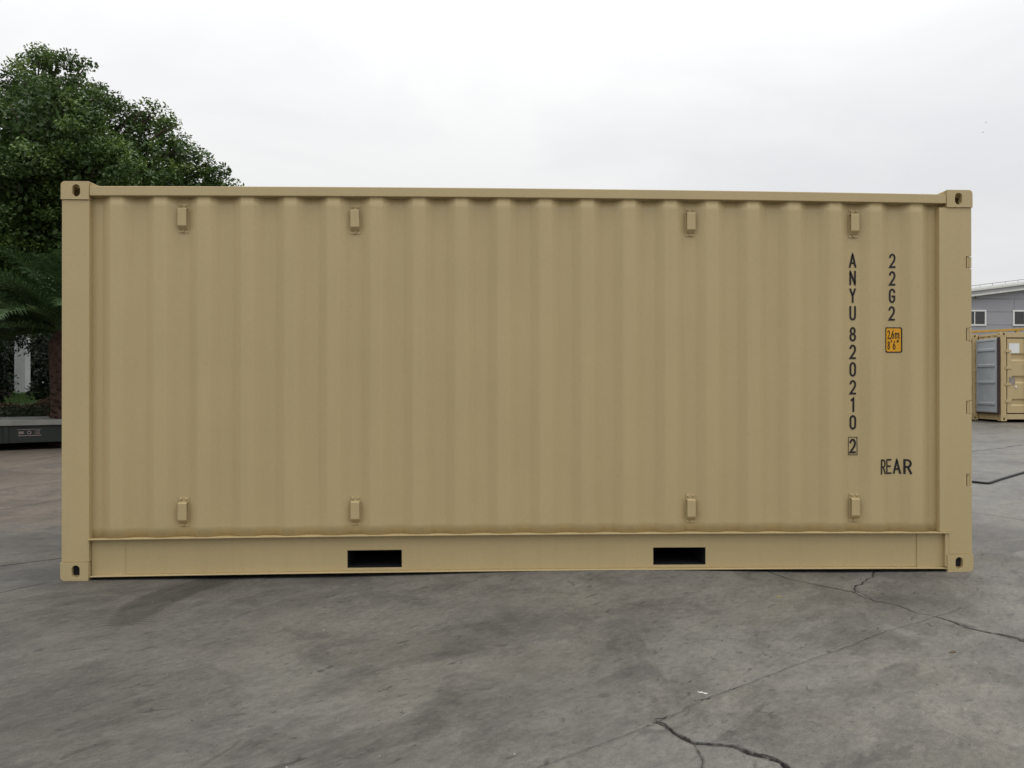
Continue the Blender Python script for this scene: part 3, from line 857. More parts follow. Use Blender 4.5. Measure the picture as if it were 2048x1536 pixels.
def px(x, z):                      # sizes read on the tree's own plane, 14 m behind the wall
    return (-7.571 + (x - 60) * .01187, 9.288 - (z - 75) * .01187)
LB = [(60, 165, 80, 0), (5, 185, 85, 0.6), (135, 205, 75, -0.5), (201.964, 262.714, 80, 0), (263.464, 264.714, 70, 0.4), (307.393, 319.143, 70, -0.4), (351.321, 363.571, 62, 0),
      (389.1, 351.8, 38, 0.3), (404.914, 389.314, 36, -0.2), (418.971, 427.771, 30, 0.2), (120, 300, 120, -1.2), (215.143, 371.143, 110, -1), (311.786, 424.286, 100, -0.6), (60, 420, 120, -1.2), (150, 480, 110, -0.8),
      (-20, 330, 130, -0.6), (-60, 230, 90, 0.5), (-130, 190, 110, 0), (-220, 260, 130, 0), (-150, 380, 160, -0.6), (-260, 420, 120, 0.5), (-80, 540, 110, -0.6),
      (18, 130, 34, 0.2), (62, 108, 26, 0), (100, 112, 26, -0.3), (128, 122, 28, 0), (158, 160, 28, 0.2), (194.057, 190.457, 26, 0), (232.714, 197.714, 24, 0.2), (269.614, 206.914, 24, 0), (301.243, 241.943, 24, -0.2), (329.357, 272.857, 22, 0), (371.529, 306.229, 24, 0.1), (396.129, 313.029, 18, 0.1), (408.429, 345.429, 20, 0), (421.607, 379.857, 16, 0), (250.286, 482.286, 110, 0.4), (346.929, 475.429, 80, 0.8), (40, 300, 120, 1.6), (160, 350, 140, 2), (-120, 330, 150, 2), (60, 560, 90, 0.3), (20, 480, 90, -1)]
lobes = []
for (a, b, r, dy) in LB:
    X, Z = px(a, b); lobes.append((X, 14.6 + dy, Z, r * .01187))
tree('large dense green camphor tree rising behind the left end of the tan container', (-10.6, 15.2, .4), lobes, 38, 185, .088, M_LEAF, (.20, .38), 520, .34)
# lower, darker tree further back
lob2 = [(-13.5, 22, 4.6, 2.2), (-16.5, 23, 4.2, 2.4), (-19.5, 23, 4.8, 2.5), (-11, 23, 3.9, 2.1), (-17.0, 21.5, 5.4, 2), (-8.5, 24, 4.4, 2.2), (-22.5, 22, 3.8, 2.2)]
tree('dark spreading tree on the grass bank behind the palm, mostly hidden by the camphor', (-13.2, 22.8, .6), lob2, 26, 60, .14, M_LEAFD, (.4, .7), 40, .3)

def shrub(label, base, lobes, n, leaf, mat, name='shrub', group=None, cat='shrub'):
    r = empty(name, base, label, cat, group)
    B = Vector(base); rel = [(x - B.x, y - B.y, z - B.z, q) for x, y, z, q in lobes]
    obj('foliage', crown(rel, n * 2, 90, leaf, mat, (.16, .3), -0.1, 1200), None, r)
    bm = bmesh.new()
    for (x, y, z, q) in rel:
        for _ in range(3):
            tube(bm, [(random.uniform(-.1, .1), random.uniform(-.1, .1), -.05), (x * .5, y * .5, z * .5), (x + random.uniform(-q, q) * .5, y, z + q * .4)], [.03, .02, .006], 5)
    fixn(bm); obj('stem', bm, M_BARK, r)
    return r
# what can be made out below the fronds on the far left: bushes either side of a pale pillar
shrub('dark rounded bush left of the white pillar beyond the hedge', (-10.2, 16.6, .55), [(-10.0, 16.5, 1.35, .55), (-10.7, 16.9, 1.5, .8), (-11.7, 16.8, 1.6, .9), (-9.95, 16.4, 1.95, .5), (-10.6, 16.8, 2.3, .7)], 90, .09, M_LEAFD)
shrub('dark bush right of the white pillar behind the palm trunk', (-7.8, 17.2, .55), [(-8.60, 17.2, 1.2, .55), (-7.6, 17.3, 1.5, .8), (-6.6, 17.4, 1.5, .9), (-8.2, 17.3, 2.1, .7), (-7.2, 17.4, 2.4, .8), (-5.6, 17.4, 1.8, .9)], 90, .09, M_LEAFD)

# palm
palm = empty('date_palm', (-5.25, 11.2, .1), 'date palm with arching dark green fronds beside the left edge of the container', 'palm tree')
bm = bmesh.new()
zt = 2.25
pts = [(0, 0, -.1), (0, 0, .25), (0, 0, .8), (0, 0, 1.4), (0, 0, 2.0), (0, 0, zt)]
tube(bm, pts, [.46, .42, .40, .42, .44, .30], 20)
# stubs of old leaf bases wound round the trunk
for k in range(210):
    a = k * 2.39996; z = .05 + k / 210 * 2.05; r = .40 + .03 * math.sin(z * 3)
    c = Vector((r * math.cos(a), r * math.sin(a), z)); o_ = Vector((math.cos(a), math.sin(a), .75)).normalized()
    s = Vector((-math.sin(a), math.cos(a), 0))
    p = [c - s * .06, c + s * .06, c + s * .035 + o_ * .10, c - s * .035 + o_ * .10]
    q = [v - Vector((math.cos(a), math.sin(a), 0)) * .05 - Vector((0, 0, .03)) for v in p]
    P = [bm.verts.new(v) for v in p]; Q = [bm.verts.new(v) for v in q]
    bm.faces.new(P); bm.faces.new(Q[::-1])
    for i in range(4): bm.faces.new((P[i], Q[i], Q[(i + 1) % 4], P[(i + 1) % 4]))
fixn(bm); obj('trunk', bm, M_PALMBARK, palm)

def frond(az, el, ln, droop, seed):
    rg = np.random.default_rng(seed)
    n = 26; P = []; d = Vector((math.cos(az) * math.cos(el), math.sin(az) * math.cos(el), math.sin(el)))
    p = Vector((math.cos(az) * .16, math.sin(az) * .16, zt - .05)); hor = Vector((math.cos(az), math.sin(az), 0))
    e = el
    for i in range(n + 1):
        P.append(p.copy()); e -= droop / n * (.4 + 1.3 * i / n)
        p = p + (hor * math.cos(e) + Vector((0, 0, math.sin(e)))) * ln / n
    for q in P[3:]:                # leave the opening through which the pillar shows
        dy = q.y + 11.2 + 5.49; u_, v_ = (q.x - 5.25 - 2.69) / dy, (q.z + .1 - 1.258) / dy
        if -.572 < u_ < -.508 and -.03 < v_ < .027: return None
    V = []; F = []; T = []
    side = Vector((-math.sin(az), math.cos(az), 0))
    t0 = rg.uniform(.25, .75)
    def quad(a, b, c, d_, t):
        k = len(V); V.extend([a, b, c, d_]); F.append((k, k + 1, k + 2, k + 3)); T.extend([t] * 4)
    for i in range(n):            # rachis, a tapering three sided rib
        w0 = .022 * (1 - i / n) + .004; w1 = .022 * (1 - (i + 1) / n) + .004
        u = Vector((0, 0, 1))
        quad(P[i] - side * w0, P[i] + u * w0 * .8, P[i + 1] + u * w1 * .8, P[i + 1] - side * w1, .95)
        quad(P[i] + u * w0 * .8, P[i] + side * w0, P[i + 1] + side * w1, P[i + 1] + u * w1 * .8, .95)
        quad(P[i] + side * w0, P[i] - side * w0, P[i + 1] - side * w1, P[i + 1] + side * w1, .7)
    m = 85
    for k in range(m):
        s = .12 + .88 * k / (m - 1); f = s * n; i = min(int(f), n - 1); c = P[i].lerp(P[i + 1], f - i)
        t = (P[i + 1] - P[i]).normalized(); u = side.cross(t) * -1
        if u.z < 0: u = -u
        L_ = .46 * ln / 2.2 * (math.sin(math.pi * min(1, .18 + s * .80)) ** .6) * rg.uniform(.85, 1.1) + .03
        for sg in (-1, 1):
            dr = (side * sg * rg.uniform(.75, 1.0) + t * rg.uniform(.55, .8) + u * rg.uniform(.18, .50)).normalized()
            tip = c + dr * L_ + Vector((0, 0, -L_ * rg.uniform(.12, .40)))
            md = c + dr * L_ * .5
            w = .011 + .004 * rg.random(); ww = t * w
            tt = float(np.clip(t0 + rg.normal(0, .15), 0, 1))
            quad(c - ww * .6, c + ww * .6, md + ww, md - ww, tt)
            quad(md - ww, md + ww, tip + ww * .15, tip - ww * .15, tt)
    return mesh_np('frond', np.array([tuple(v) for v in V]), np.array(F), M_PALM, {'tint': ('POINT', np.array(T))})
fr = []
for k in range(46):
    az = k * 2.39996 + random.uniform(-.15, .15); lvl = k / 46
    fr.append((az, math.radians(-8 + 88 * lvl ** .8), random.uniform(2.0, 2.7) * (1 - .12 * lvl), math.radians(random.uniform(60, 95) - 18 * lvl)))
# the fronds that hang into view on the left
for az, el, ln, dr in ((178, 34, 2.9, 78), (186, 52, 3.0, 85), (172, 20, 2.6, 58), (190, 30, 2.9, 66), (200, 44, 2.9, 74), (196, 62, 2.5, 80), (205, 26, 2.3, 75), (160, 44, 2.5, 84), (182, 5, 2.0, 50), (215, 45, 2.4, 80)):
    fr.append((math.radians(az), math.radians(el), ln, math.radians(dr)))
for k, (a, e, l, d) in enumerate(fr):
    me = frond(a, e, l, d, 100 + k)
    if me is None: continue
    obj('frond', me, None, palm)

# ---------------------------------------------------------------- hedge, bank, pillar
def foliage_box(x0, x1, y0, y1, z0, z1, n, leaf, mat, redtop=True):
    C = np.column_stack([rng.uniform(x0, x1, n), rng.uniform(y0, y1, n), z0 + (z1 - z0) * rng.random(n)])
    C[:, 2] += .07 * np.sin(C[:, 0] * 2.3) * (C[:, 2] - z0) / (z1 - z0) + .05 * np.sin(C[:, 0] * 7 + C[:, 1] * 5)
    tint = np.clip(rng.normal(.3, .15, n) + (np.clip((C[:, 2] - (z1 - .16)) / .12, 0, 1) * rng.uniform(.2, .8, n) if redtop else 0), 0, 1)
    V, F, T = leaf_quads(C, np.full(n, leaf), tint)
    return mesh_np('foliage', V, F, mat, {'tint': ('POINT', T)})
hd = empty('hedge', (-7, 13.2, .13), 'long low clipped hedge with reddish tips behind the steel platform', 'hedge')
obj('foliage', foliage_box(-8, 5.5, -.45, .45, .0, .80, 60000, .06, M_HEDGE), None, hd)
bm = bmesh.new()
for k in range(80):
    x = -7.9 + k * .168
    tube(bm, [(x, random.uniform(-.2, .2), -.05), (x + random.uniform(-.1, .1), random.uniform(-.25, .25), .62)], [.014, .006], 5)
fixn(bm); obj('stem', bm, M_BARK, hd)

# raised planting bank
M_GRASS = simple('grass_soil', (.035, .055, .018), .9, .35, 5, .2, .02)
bm = bmesh.new()
xs = np.linspace(-60, -1.5, 60); prf = [(13.9, .10), (14.0, .30), (15.5, .55), (19, .75), (24, .92), (40, 1.1), (60, 1.2)]
rows = []
for (y, z) in prf:
    rows.append([bm.verts.new((x, y, z + .05 * noise.noise(Vector((x * .4, y * .4, 2))))) for x in xs])
for A, B in zip(rows, rows[1:]):
    for i in range(len(xs) - 1): bm.faces.new((A[i], A[i + 1], B[i + 1], B[i]))
fixn(bm); bank = obj('grass_bank', bm, M_GRASS, smooth=True); tag(bank, kind='structure')
n = 90000
gx = rng.uniform(-20, -4, n); gy = 14.1 + 16 * rng.random(n) ** 1.6
gz = np.interp(gy, [p[0] for p in prf], [p[1] for p in prf])
h = rng.uniform(.05, .13, n); a = rng.uniform(0, 6.283, n); w = .006 + .006 * rng.random(n); lx, ly = rng.normal(0, .03, n), rng.normal(0, .03, n)
V = np.stack([np.column_stack([gx - np.cos(a) * w, gy - np.sin(a) * w, gz - .03]), np.column_stack([gx + np.cos(a) * w, gy + np.sin(a) * w, gz - .03]), np.column_stack([gx + lx, gy + ly, gz + h])], 1).reshape(-1, 3)
gr = obj('grass', mesh_np('grass', V, np.arange(3 * n).reshape(-1, 3), mat_leaf('grass_blades', (.03, .06, .015), (.05, .10, .02), (.09, .15, .03)), {'tint': ('POINT', np.repeat(rng.random(n), 3))}))
tag(gr, 'short green grass on the raised bank beyond the hedge', 'grass', kind='stuff')
bm = bmesh.new(); box(bm, -30, -1.5, 13.74, 13.89, .0, .30); fixn(bm)
kb = obj('kerb', bm, simple('kerb_concrete', (.25, .24, .22), .8, .15), bevel=.01); tag(kb, kind='structure')

# far wood behind the bank
wl_ = [(-46 + k * 3.3 + random.uniform(-1, 1), 38 + random.uniform(-2, 2), 2.0 + random.uniform(-.6, 1.2), random.uniform(2.6, 3.6)) for k in range(13)]
wl_ += [(-45 + k * 3.6 + random.uniform(-1, 1), 40 + random.uniform(-2, 2), 5.2 + random.uniform(-.8, 1.2), random.uniform(2.4, 3.2)) for k in range(11)]
wo = obj('tree_line', crown(wl_, 14, 50, .30, M_LEAFD, (.5, .9), None, 60)); tag(wo, 'dark mass of distant trees behind the white pillar', 'trees', kind='stuff')

pil = empty('gate_pillar', (-15.33, 28.2, .95), 'white rendered gate pillar glimpsed under the palm fronds', 'pillar')
bxo('shaft', -.21, .21, -.2, .2, 0, 2.9, simple('weathered_render', (.36, .37, .37), .7, .12, 3), pil, .01)
bxo('cap', -.27, .27, -.26, .26, 2.9, 3.02, M_WHITE, pil, .01)
bxo('corner_strip', -.16, -.13, -.215, -.2, .02, 2.88, simple('grey_strip', (.4, .4, .42), .6), pil)

# ---------------------------------------------------------------- steel platform on the left
M_DGREEN = simple('dark_green_steel', (.013, .018, .014), .55, .25, 3)
M_DECK = simple('worn_deck_edge', (.19, .19, .17), .65, .18, 5, .4, .002)
M_MARK = simple('faded_marking', (.20, .16, .15), .7, .2, 30)
ang = math.atan2(.47, .823)
pf = empty('steel_platform', (-5.455, 10.02, .095), 'low dark green steel platform with a pale deck edge left of the container', 'platform', rz=ang)
bxo('deck', -4.6, 2.0, -.02, 2.25, .455, .545, M_DECK, pf, .006)
bxo('side_beam', -4.55, 1.95, .03, .12, .14, .4535, M_DGREEN, pf, .004)
bxo('side_beam', -4.55, 1.95, 2.1, 2.19, .14, .4535, M_DGREEN, pf, .004)
for x in (-4.3, -2.6, -1.05, -.42, 1.3):
    bxo('rib', x, x + .07, .005, .0285, .14, .4535, M_DGREEN, pf, .002)
for x in (-4.4, -1.0, 1.35):
    bxo('foot', x, x + .45, .15, .5, .0, .30, M_DGREEN, pf, .004)
    bxo('foot', x, x + .45, 1.75, 2.09, .0, .30, M_DGREEN, pf, .004)
bxo('end_beam', -4.55, -4.47, .13, 2.09, .14, .4535, M_DGREEN, pf)
bxo('end_beam', 1.87, 1.95, .13, 2.09, .14, .4535, M_DGREEN, pf)
bm = bmesh.new()
ex = -.02
box(bm, ex - .19, ex + .19, .0245, .0292, .376, .386); box(bm, ex - .17, ex + .19, .0245, .0292, .262, .276)
for a0 in range(16):
    t0, t1 = a0 * math.pi / 8, (a0 + 1) * math.pi / 8
    v = [bm.verts.new((ex + r * math.cos(t), .0245, .325 + r * math.sin(t))) for r, t in ((.02, t0), (.034, t0), (.034, t1), (.02, t1))]
    bm.faces.new(v)
for q in (.352, .328, .304):
    box(bm, ex + .09, ex + .17, .0245, .0292, q - .005, q + .004)
box(bm, ex - .17, ex - .09, .0245, .0292, .30, .345)
fixn(bm); mk = obj('emblem', bm, M_MARK, pf); mk['label'] = 'small faded emblem between two bars on the dark side beam'

# ---------------------------------------------------------------- containers across the yard
def far_casting(parent, x, y, z, sx, sy, sz):
    o = obj('corner_casting', cm2, None, parent); o.scale = (sx, sy, sz); o.location = (x, y, z)
cm2 = cm.copy(); cm2.materials.clear(); cm2.materials.append(M_TAN2)
def shell(label, x0, y0, z0, D=6.058, rz=0.0):
    r = empty('shipping_container', (x0, y0, z0), label, 'shipping container', 'tan containers across the yard', rz)
    for sx in (0, 1):
        for sy in (0, 1):
            for sz in (0, 1):
                far_casting(r, W if sx else 0, D if sy else 0, H if sz else 0, -1 if sx else 1, -1 if sy else 1, -1 if sz else 1)
            bxo('corner_post', *((W - .17, W - .004) if sx else (.004, .17)), *((D - .12, D - .004) if sy else (.004, .12)), .119, H - .119, M_TAN2, r, .005)
    for x in (.004, W - .064):
        bxo('top_rail', x, x + .06, .163, D - .163, 2.50, 2.56, M_TAN2, r, .004)
        bxo('bottom_rail', x, x + .06, .163, D - .163, .03, .19, M_TAN2, r, .004)
    bxo('header', .179, W - .179, .006, .09, 2.43, 2.575, M_TAN2, r, .004)
    bxo('sill', .179, W - .179, .006, .09, .05, .20, M_TAN2, r, .004)
    obj('side_panel', corr(1, .121, D - .121, .191, 2.499, .036, .012, lambda a, b, d: (d, a, b), .2785), M_TAN2, r)
    obj('side_panel', corr(1, .121, D - .121, .191, 2.499, -.036, W - .012, lambda a, b, d: (d, a, b), .2785), M_TAN2, r)
    obj('end_panel', corr(1, .171, W - .171, .19, 2.50, -.045, D - .02, lambda a, b, d: (a, d, b), .26), M_TAN2, r)
    obj('roof_panel', corr(1, .065, D - .065, .065, W - .065, -.02, 2.555, lambda a, b, d: (b, a, d), .21), M_TAN2, r)
    bxo('floor', .065, W - .065, .1, D - .1, .19, .22, M_BLACKUC, r)
    return r

def leaf_door(parent, x0, x1, hinge_x, name='door', lab=None):
    """closed door leaf seen from outside with pressed hollows"""
    bm = bmesh.new()
    zl = [.235, .44, .49, .60, .65, 1.10, 1.15, 1.27, 1.32, 1.75, 1.80, 1.92, 1.97, 2.40]
    dl = [0, 0, .045, .045, 0, 0, .045, .045, 0, 0, .045, .045, 0, 0]
    m = .12; xi = [x0, x0 + m, x0 + m + .02, x1 - m - .02, x1 - m, x1]
    g = []
    for z, d in zip(zl, dl):
        g.append([bm.verts.new((x, .018 + (d if 1 < k < 4 else 0), z)) for k, x in enumerate(xi)])
    for A, B in zip(g, g[1:]):
        for k in range(5): bm.faces.new((A[k], A[k + 1], B[k + 1], B[k]))
    box(bm, x0, x1, .066, .080, .235, 2.40)
    for q in ((x0, x0 + .004, .0185, .0655, .235, 2.40), (x1 - .004, x1, .0185, .0655, .235, 2.40)): box(bm, *q)
    o = obj(name, fixn(bm), M_TAN2, parent)
    if lab: o['label'] = lab
    bm = bmesh.new()
    for q in ((x0 - .028, x0 - .002, .045, .075, .21, 2.428), (x1 + .002, x1 + .012, .045, .075, .21, 2.428), (x0 - .001, x1 + .001, .046, .075, .21, .233), (x0 - .001, x1 + .001, .046, .075, 2.402, 2.428)):
        box(bm, *q)
    obj('gasket', fixn(bm), M_RUBBER, parent)
    for z in (.58, 1.07, 1.55, 2.04):
        s = 1 if hinge_x < (x0 + x1) / 2 else -1
        bm = bmesh.new()
        box(bm, min(hinge_x - s * .07, hinge_x + s * .14), max(hinge_x - s * .07, hinge_x + s * .14), -.004, .0165, z - .035, z + .035)
        tube(bm, [(hinge_x - s * .02, -.006, z - .045), (hinge_x - s * .02, -.006, z + .045)], .016, 8)
        obj('hinge', fixn(bm), M_TAN2, parent, .003)
    return o

ZB = .245
cB = shell('tan container across the yard with its left door shut and a white label on it', 17.90, 17.95, ZB)
dl_ = leaf_door(cB, .205, 1.213, .175)
dr_ = leaf_door(cB, 1.226, 2.233, 2.262)
for d_, xs_ in ((dl_, (.75, 1.08)), (dr_, (1.36, 1.7))):
    for xx in xs_:
        bm = bmesh.new(); tube(bm, [(xx, -.012, .12), (xx, -.012, 2.5)], .017, 10)
        for z in (.3, .9, 1.6, 2.3): box(bm, xx - .04, xx + .04, -.002, .0175, z - .03, z + .03)
        obj('lock_bar', fixn(bm), M_STEEL, d_)
bxo('door_label', .255, .565, .010, .0165, 1.975, 2.26, M_WHITE, dl_)
bxo('data_plate', .255, .43, .010, .0165, 1.05, 1.28, simple('dull_plate', (.25, .22, .19), .5), dl_)
bm = bmesh.new(); tube(bm, [(.455, .0175, .99), (.455, -.01, .99), (.455, -.02, .99)], [.03, .03, .018], 12)
obj('round_boss', fixn(bm), M_WHITE, dl_)

cA = shell('tan container across the yard standing open with a grey lined door leaf', 15.44, 19.0, ZB)
# its right hand leaf swung out towards the viewer; grey lining faces left
LA = 1.06; hx = W - .012
lf = bpy.data.objects.new('open_door', None)
bm = bmesh.new()
box(bm, -.055, -.006, -LA, 0, .235, 2.42)
fixn(bm)
lf = obj('open_door', bm, M_TAN2, cA, .004); lf.location = (hx + .004, -.035, 0); lf.rotation_euler = (0, 0, math.radians(-1.6)); lf['label'] = 'door leaf swung wide open showing its grey lining'
bm = bmesh.new()
box(bm, -.064, -.0565, -LA + .03, -.02, .25, 2.41)
for z in (.50, 1.13, 1.62, 2.08):
    prism(bm, [(-.0645, z - .05), (-.098, z - .03), (-.098, z + .03), (-.0645, z + .05)], -LA + .10, -.09, 'y')
box(bm, -.085, -.0645, -LA + .032, -LA + .085, .26, 2.40); box(bm, -.085, -.0645, -.075, -.022, .26, 2.40)
box(bm, -.082, -.0645, -LA + .086, -.076, 2.34, 2.40); box(bm, -.082, -.0645, -LA + .086, -.076, .26, .33)
obj('door_lining', fixn(bm), M_GREYPAINT, lf, .003)
bm = bmesh.new(); box(bm, -.075, -.003, -LA - .028, -LA - .002, .22, 2.44); box(bm, -.07, -.012, -LA, 0, .205, .233)
obj('gasket', fixn(bm), M_RUBBER, lf)
for z in (.45, .80, 1.15, 1.5, 1.85, 2.15):
    bm = bmesh.new(); box(bm, W - .10, W - .02, -.02, .003, z - .03, z + .03); tube(bm, [(W - .025, -.022, z - .045), (W - .025, -.022, z + .045)], .015, 8)
    obj('hinge', fixn(bm), M_TAN2, cA)
dA = leaf_door(cA, .205, 1.213, .175)
bm = bmesh.new()
for q in ((.178, W - .178, 5.85, 5.9, .2, 2.5),): box(bm, *q)
obj('inner_wall', fixn(bm), M_GREYPAINT, cA)

# ---------------------------------------------------------------- grey building
M_CLAD = simple('grey_cladding', (.315, .32, .345), .6, .05, .8)
M_TRIM = simple('pale_trim', (.60, .61, .56), .5, .05, 4)
M_FASC = simple('grey_fascia', (.40, .40, .40), .6, .05, 3)
M_GLASS = NT('dark_window_glass', .08, .6, (.03, .03, .032)).m
M_OCHRE = simple('ochre_paint', (.50, .29, .05), .6, .15, 3)
bx0, by0 = 24.0, 40.0
bl = empty('workshop_building', (bx0, by0, .3), 'pale grey clad workshop with a sloping eave and white framed windows beyond the containers', 'building')
SL = .155
def ztop(x): return 6.29 + (x - 30.336) * .127 - .3         # local height of the wall head
def wallpoly(x0, x1, z0, z1):
    return [(x0, z0), (x1, z0), (x1, min(z1, ztop(x1 + bx0))), (x0, min(z1, ztop(x0 + bx0)))]
seams = [0, 1.10, 1.835, 2.57, 3.305, 4.04 + .37, 5.145, 5.72, 8.0]
seams = [0, .735, 1.47, 2.205, 2.94, 3.675, 4.41, 5.145, 5.88, 8.5]
for j, (z0, z1) in enumerate(zip(seams, seams[1:])):
    off = (j % 2) * 2.2 - 1.0
    xs = [0] + [v for v in np.arange(off, 22, 3.9) if .5 < v < 20.5] + [21]
    for x0, x1 in zip(xs, xs[1:]):
        if ztop(x0 + bx0) <= z0 + .02 : continue
        bm = bmesh.new(); prism(bm, wallpoly(float(x0) + .006, float(x1) - .006, z0 + .008, z1 - .006), 0, .08)
        obj('wall_panel', fixn(bm), M_CLAD, bl, .006)
bm = bmesh.new(); prism(bm, [(0, 0), (21, 0), (21, ztop(21 + bx0) - .02), (0, ztop(bx0) - .02)], .085, 12); obj('inner_wall', fixn(bm), M_FASC, bl)
def slopebox(name, d0, d1, y0, y1, mat):
    bm = bmesh.new(); a, b = -.3, 21.3
    prism(bm, [(a, ztop(a + bx0) + d0), (b, ztop(b + bx0) + d0), (b, ztop(b + bx0) + d1), (a, ztop(a + bx0) + d1)], y0, y1)
    return obj(name, fixn(bm), mat, bl, .006)
slopebox('lower_trim', -.02, .075, -.40, .2, M_TRIM)
slopebox('fascia', .077, .26, -.36, .2, M_FASC)
slopebox('gutter', .262, .36, -.46, .2, M_TRIM)
slopebox('coping', .362, .46, -.42, 12, M_WHITE)
bm = bmesh.new()
for i in range(29):
    x = .2 + i * .73; z = ztop(x + bx0) + .46
    tube(bm, [(x, -.38, z - .01), (x, -.38, z + .115)], .010, 6)
tube(bm, [(-.2, -.38, ztop(-.2 + bx0) + .575), (21.2, -.38, ztop(21.2 + bx0) + .575)], .012, 6)
obj('lightning_wire', fixn(bm), M_RUBBER, bl)
for x0 in (3.6, 6.0 - .0, 8.893, 11.79, 14.69, 17.6):
    x0 = float(x0); w_ = 1.35; z0, z1 = 4.36, 5.25
    fr_ = bmesh.new(); t_ = .085
    for q in ((x0, x0 + w_, z1 - t_, z1), (x0, x0 + w_, z0, z0 + t_), (x0, x0 + t_, z0 + t_ + .001, z1 - t_ - .001), (x0 + w_ - t_, x0 + w_, z0 + t_ + .001, z1 - t_ - .001), (x0 + w_ / 2 - .025, x0 + w_ / 2 + .025, z0 + t_ + .001, z1 - t_ - .001)):
        box(fr_, q[0], q[1], -.06, -.002, q[2], q[3])
    f = obj('window', fixn(fr_), M_WHITE, bl, .004)
    bxo('pane', x0 + t_ - .01, x0 + w_ - t_ + .01, -.024, -.014, z0 + t_ - .01, z1 - t_ + .01, M_GLASS, f)
pipe = empty('ochre_pipe', (30.2, 38.9, .3), 'ochre yellow steel beam on posts crossing in front of the grey building', 'beam')
bm = bmesh.new(); prism(bm, [(-4.0, 3.70), (8, 4.30), (8, 4.43), (-4.0, 3.83)], 0, .16)
obj('beam', fixn(bm), M_OCHRE, pipe, .01)
for x in (-3.6, 2.2, 7.6):
    bxo('post', x, x + .16, .005, .155, 0, 3.69 + (x + 4) * .05, M_OCHRE, pipe, .006)

# ---------------------------------------------------------------- small things
cab = [(7.9, 4.75), (8.648, 4.80), (9.007, 4.817), (9.075, 4.70), (9.108, 4.668), (9.16, 4.70), (9.515, 5.047), (10.376, 5.841), (12.2, 7.5), (14.136, 9.267)]
bm = bmesh.new(); tube(bm, [(x, y, gbase(x, y) + .015) for x, y in cab], .015, 8)
cb = obj('power_cable', fixn(bm), simple('black_cable_sheath', (.010, .010, .011), .55, .2), smooth=True)
tag(cb, 'thick black cable lying bent on the wet concrete right of the container', 'cable')

# crumbs, chips and leaf litter nobody could count
def scatter(name, n, mat, smin, smax, zone, flat=.5, lab=None, cat=None):
    x = rng.uniform(zone[0], zone[1], n); y = rng.uniform(zone[2], zone[3], n)
    s = smin + (smax - smin) * rng.random(n) ** 3
    V = []; F = []
    base = np.array([[1, 0, 0], [0, 1, 0], [-1, 0, 0], [0, -1, 0], [0, 0, 1], [0, 0, -.4]]); fc = [(0, 1, 4), (1, 2, 4), (2, 3, 4), (3, 0, 4), (1, 0, 5), (2, 1, 5), (3, 2, 5), (0, 3, 5)]
    for i in range(n):
        a = rng.uniform(0, 6.28); c, q = math.cos(a), math.sin(a)
        b = base * rng.uniform(.6, 1.3, (6, 1)) * np.array([s[i], s[i] * rng.uniform(.4, 1), s[i] * flat])
        b = np.column_stack([b[:, 0] * c - b[:, 1] * q, b[:, 0] * q + b[:, 1] * c, b[:, 2]])
        z = gbase(float(x[i]), float(y[i])) + s[i] * flat * .3
        V.append(b + np.array([x[i], y[i], z])); F.append(np.array(fc) + 6 * i)
    o = obj(name, mesh_np(name, np.concatenate(V), np.concatenate(F), mat)); tag(o, lab, cat, kind='stuff'); return o
scatter('grit', 2200, simple('grit_stone', (.16, .15, .13), .8, .3, 30), .0015, .006, (-1.2, 6.6, -3.0, .0), .6, 'dark specks of grit strewn over the concrete', 'grit')
scatter('paint_chips', 130, simple('paint_chip', (.62, .60, .55), .7, .1, 30), .0012, .005, (-1.0, 6.4, -2.9, .0), .25, 'tiny pale chips strewn over the concrete', 'debris')
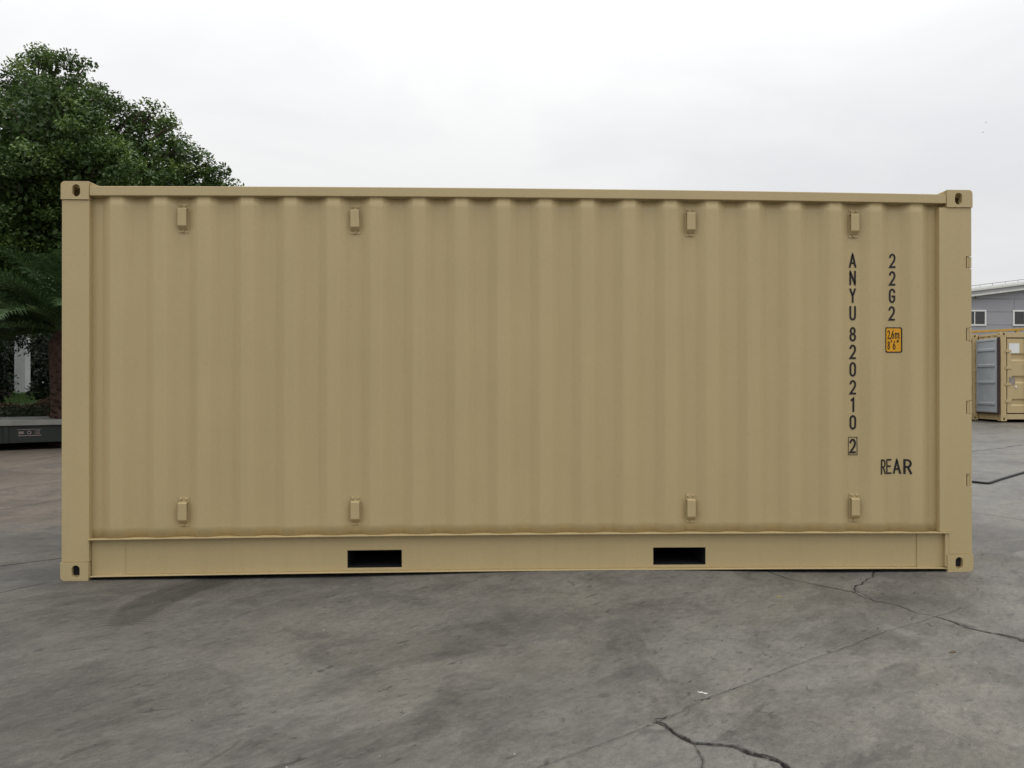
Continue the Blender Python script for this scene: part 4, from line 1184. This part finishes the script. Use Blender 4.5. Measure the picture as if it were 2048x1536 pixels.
def flake(name, x, y, s, mat, label, cat, a=0, lz=.35):
    bm = bmesh.new(); P = []
    for k in range(11):
        t = k * 2 * math.pi / 11; r = s * (1 + .35 * noise.noise(Vector((k * 1.7, x * 9, y * 9))))
        P.append((x + math.cos(t) * r * math.cos(a) - math.sin(t) * r * lz * math.sin(a), y + math.cos(t) * r * math.sin(a) + math.sin(t) * r * lz * math.cos(a)))
    z = gbase(x, y); A = [bm.verts.new((p, q, z + .0005)) for p, q in P]; B = [bm.verts.new((x + (p - x) * .9, y + (q - y) * .9, z + .0035 + .003 * abs(math.sin(i)))) for i, (p, q) in enumerate(P)]
    for i in range(11): bm.faces.new((A[i], A[(i + 1) % 11], B[(i + 1) % 11], B[i]))
    bm.faces.new(B)
    o = obj(name, fixn(bm), mat); tag(o, label, cat); return o
M_DRY = simple('dry_leaf', (.10, .075, .05), .8, .2, 40)
flake('dry_leaf', 4.94, -1.66, .020, M_DRY, 'dry brown leaf lying on the slab below the long crack at right', 'leaf', .3, .5)
flake('paint_splash', 4.49, -.62, .014, simple('dull_yellow_paint', (.30, .24, .06), .7, .2, 40), 'small yellow paint splash on the concrete below the right fork pocket', 'paint splash', .2, .22)
bm = bmesh.new()
pp = [(3.60, -2.112), (3.606, -2.123), (3.615, -2.121), (3.622, -2.133), (3.636, -2.137)]
prevv = None
for k, (x, y) in enumerate(pp):
    z = gbase(x, y) + .002; w = .0022 if 0 < k < 4 else .0008
    q = [bm.verts.new((x, y - w, z - .002)), bm.verts.new((x, y + w, z - .002)), bm.verts.new((x, y, z + .0015))]
    if prevv:
        for i in range(3): bm.faces.new((prevv[i], q[i], q[(i + 1) % 3], prevv[(i + 1) % 3]))
    prevv = q
tag(obj('plaster_scrap', fixn(bm), M_WHITE), 'thin jagged white scrap beside the long joint in the foreground', 'debris')

# two birds far off on the right
def bird(x, z, s, lab):
    bm = bmesh.new()
    tube(bm, [(-.22 * s, 0, 0), (-.08 * s, 0, .01), (.08 * s, 0, .02), (.2 * s, 0, .03)], [.01 * s, .05 * s, .05 * s, .012 * s], 8)
    r = empty('bird', (x, 60, z), lab, 'bird')
    obj('body', fixn(bm), M_INK, r)
    for sg in (-1, 1):
        bm = bmesh.new(); v = [bm.verts.new(p) for p in ((.06 * s, 0, .03), (-.07 * s, 0, .03), (-.10 * s, sg * .22 * s, .12 * s), (-.02 * s, sg * .42 * s, .05 * s), (.05 * s, sg * .2 * s, .12 * s))]
        bm.faces.new(v); bm.faces.new([bm.verts.new((q.co.x, q.co.y, q.co.z - .012)) for q in v][::-1])
        obj('wing', bm, M_INK, r)
    r.rotation_euler = (0, 0, .6)
bird(43.744, 21.85, .26, 'lower of two tiny dark birds in the white sky at right')
bird(43.995, 22.66, .22, 'upper of two tiny dark birds in the white sky at right')
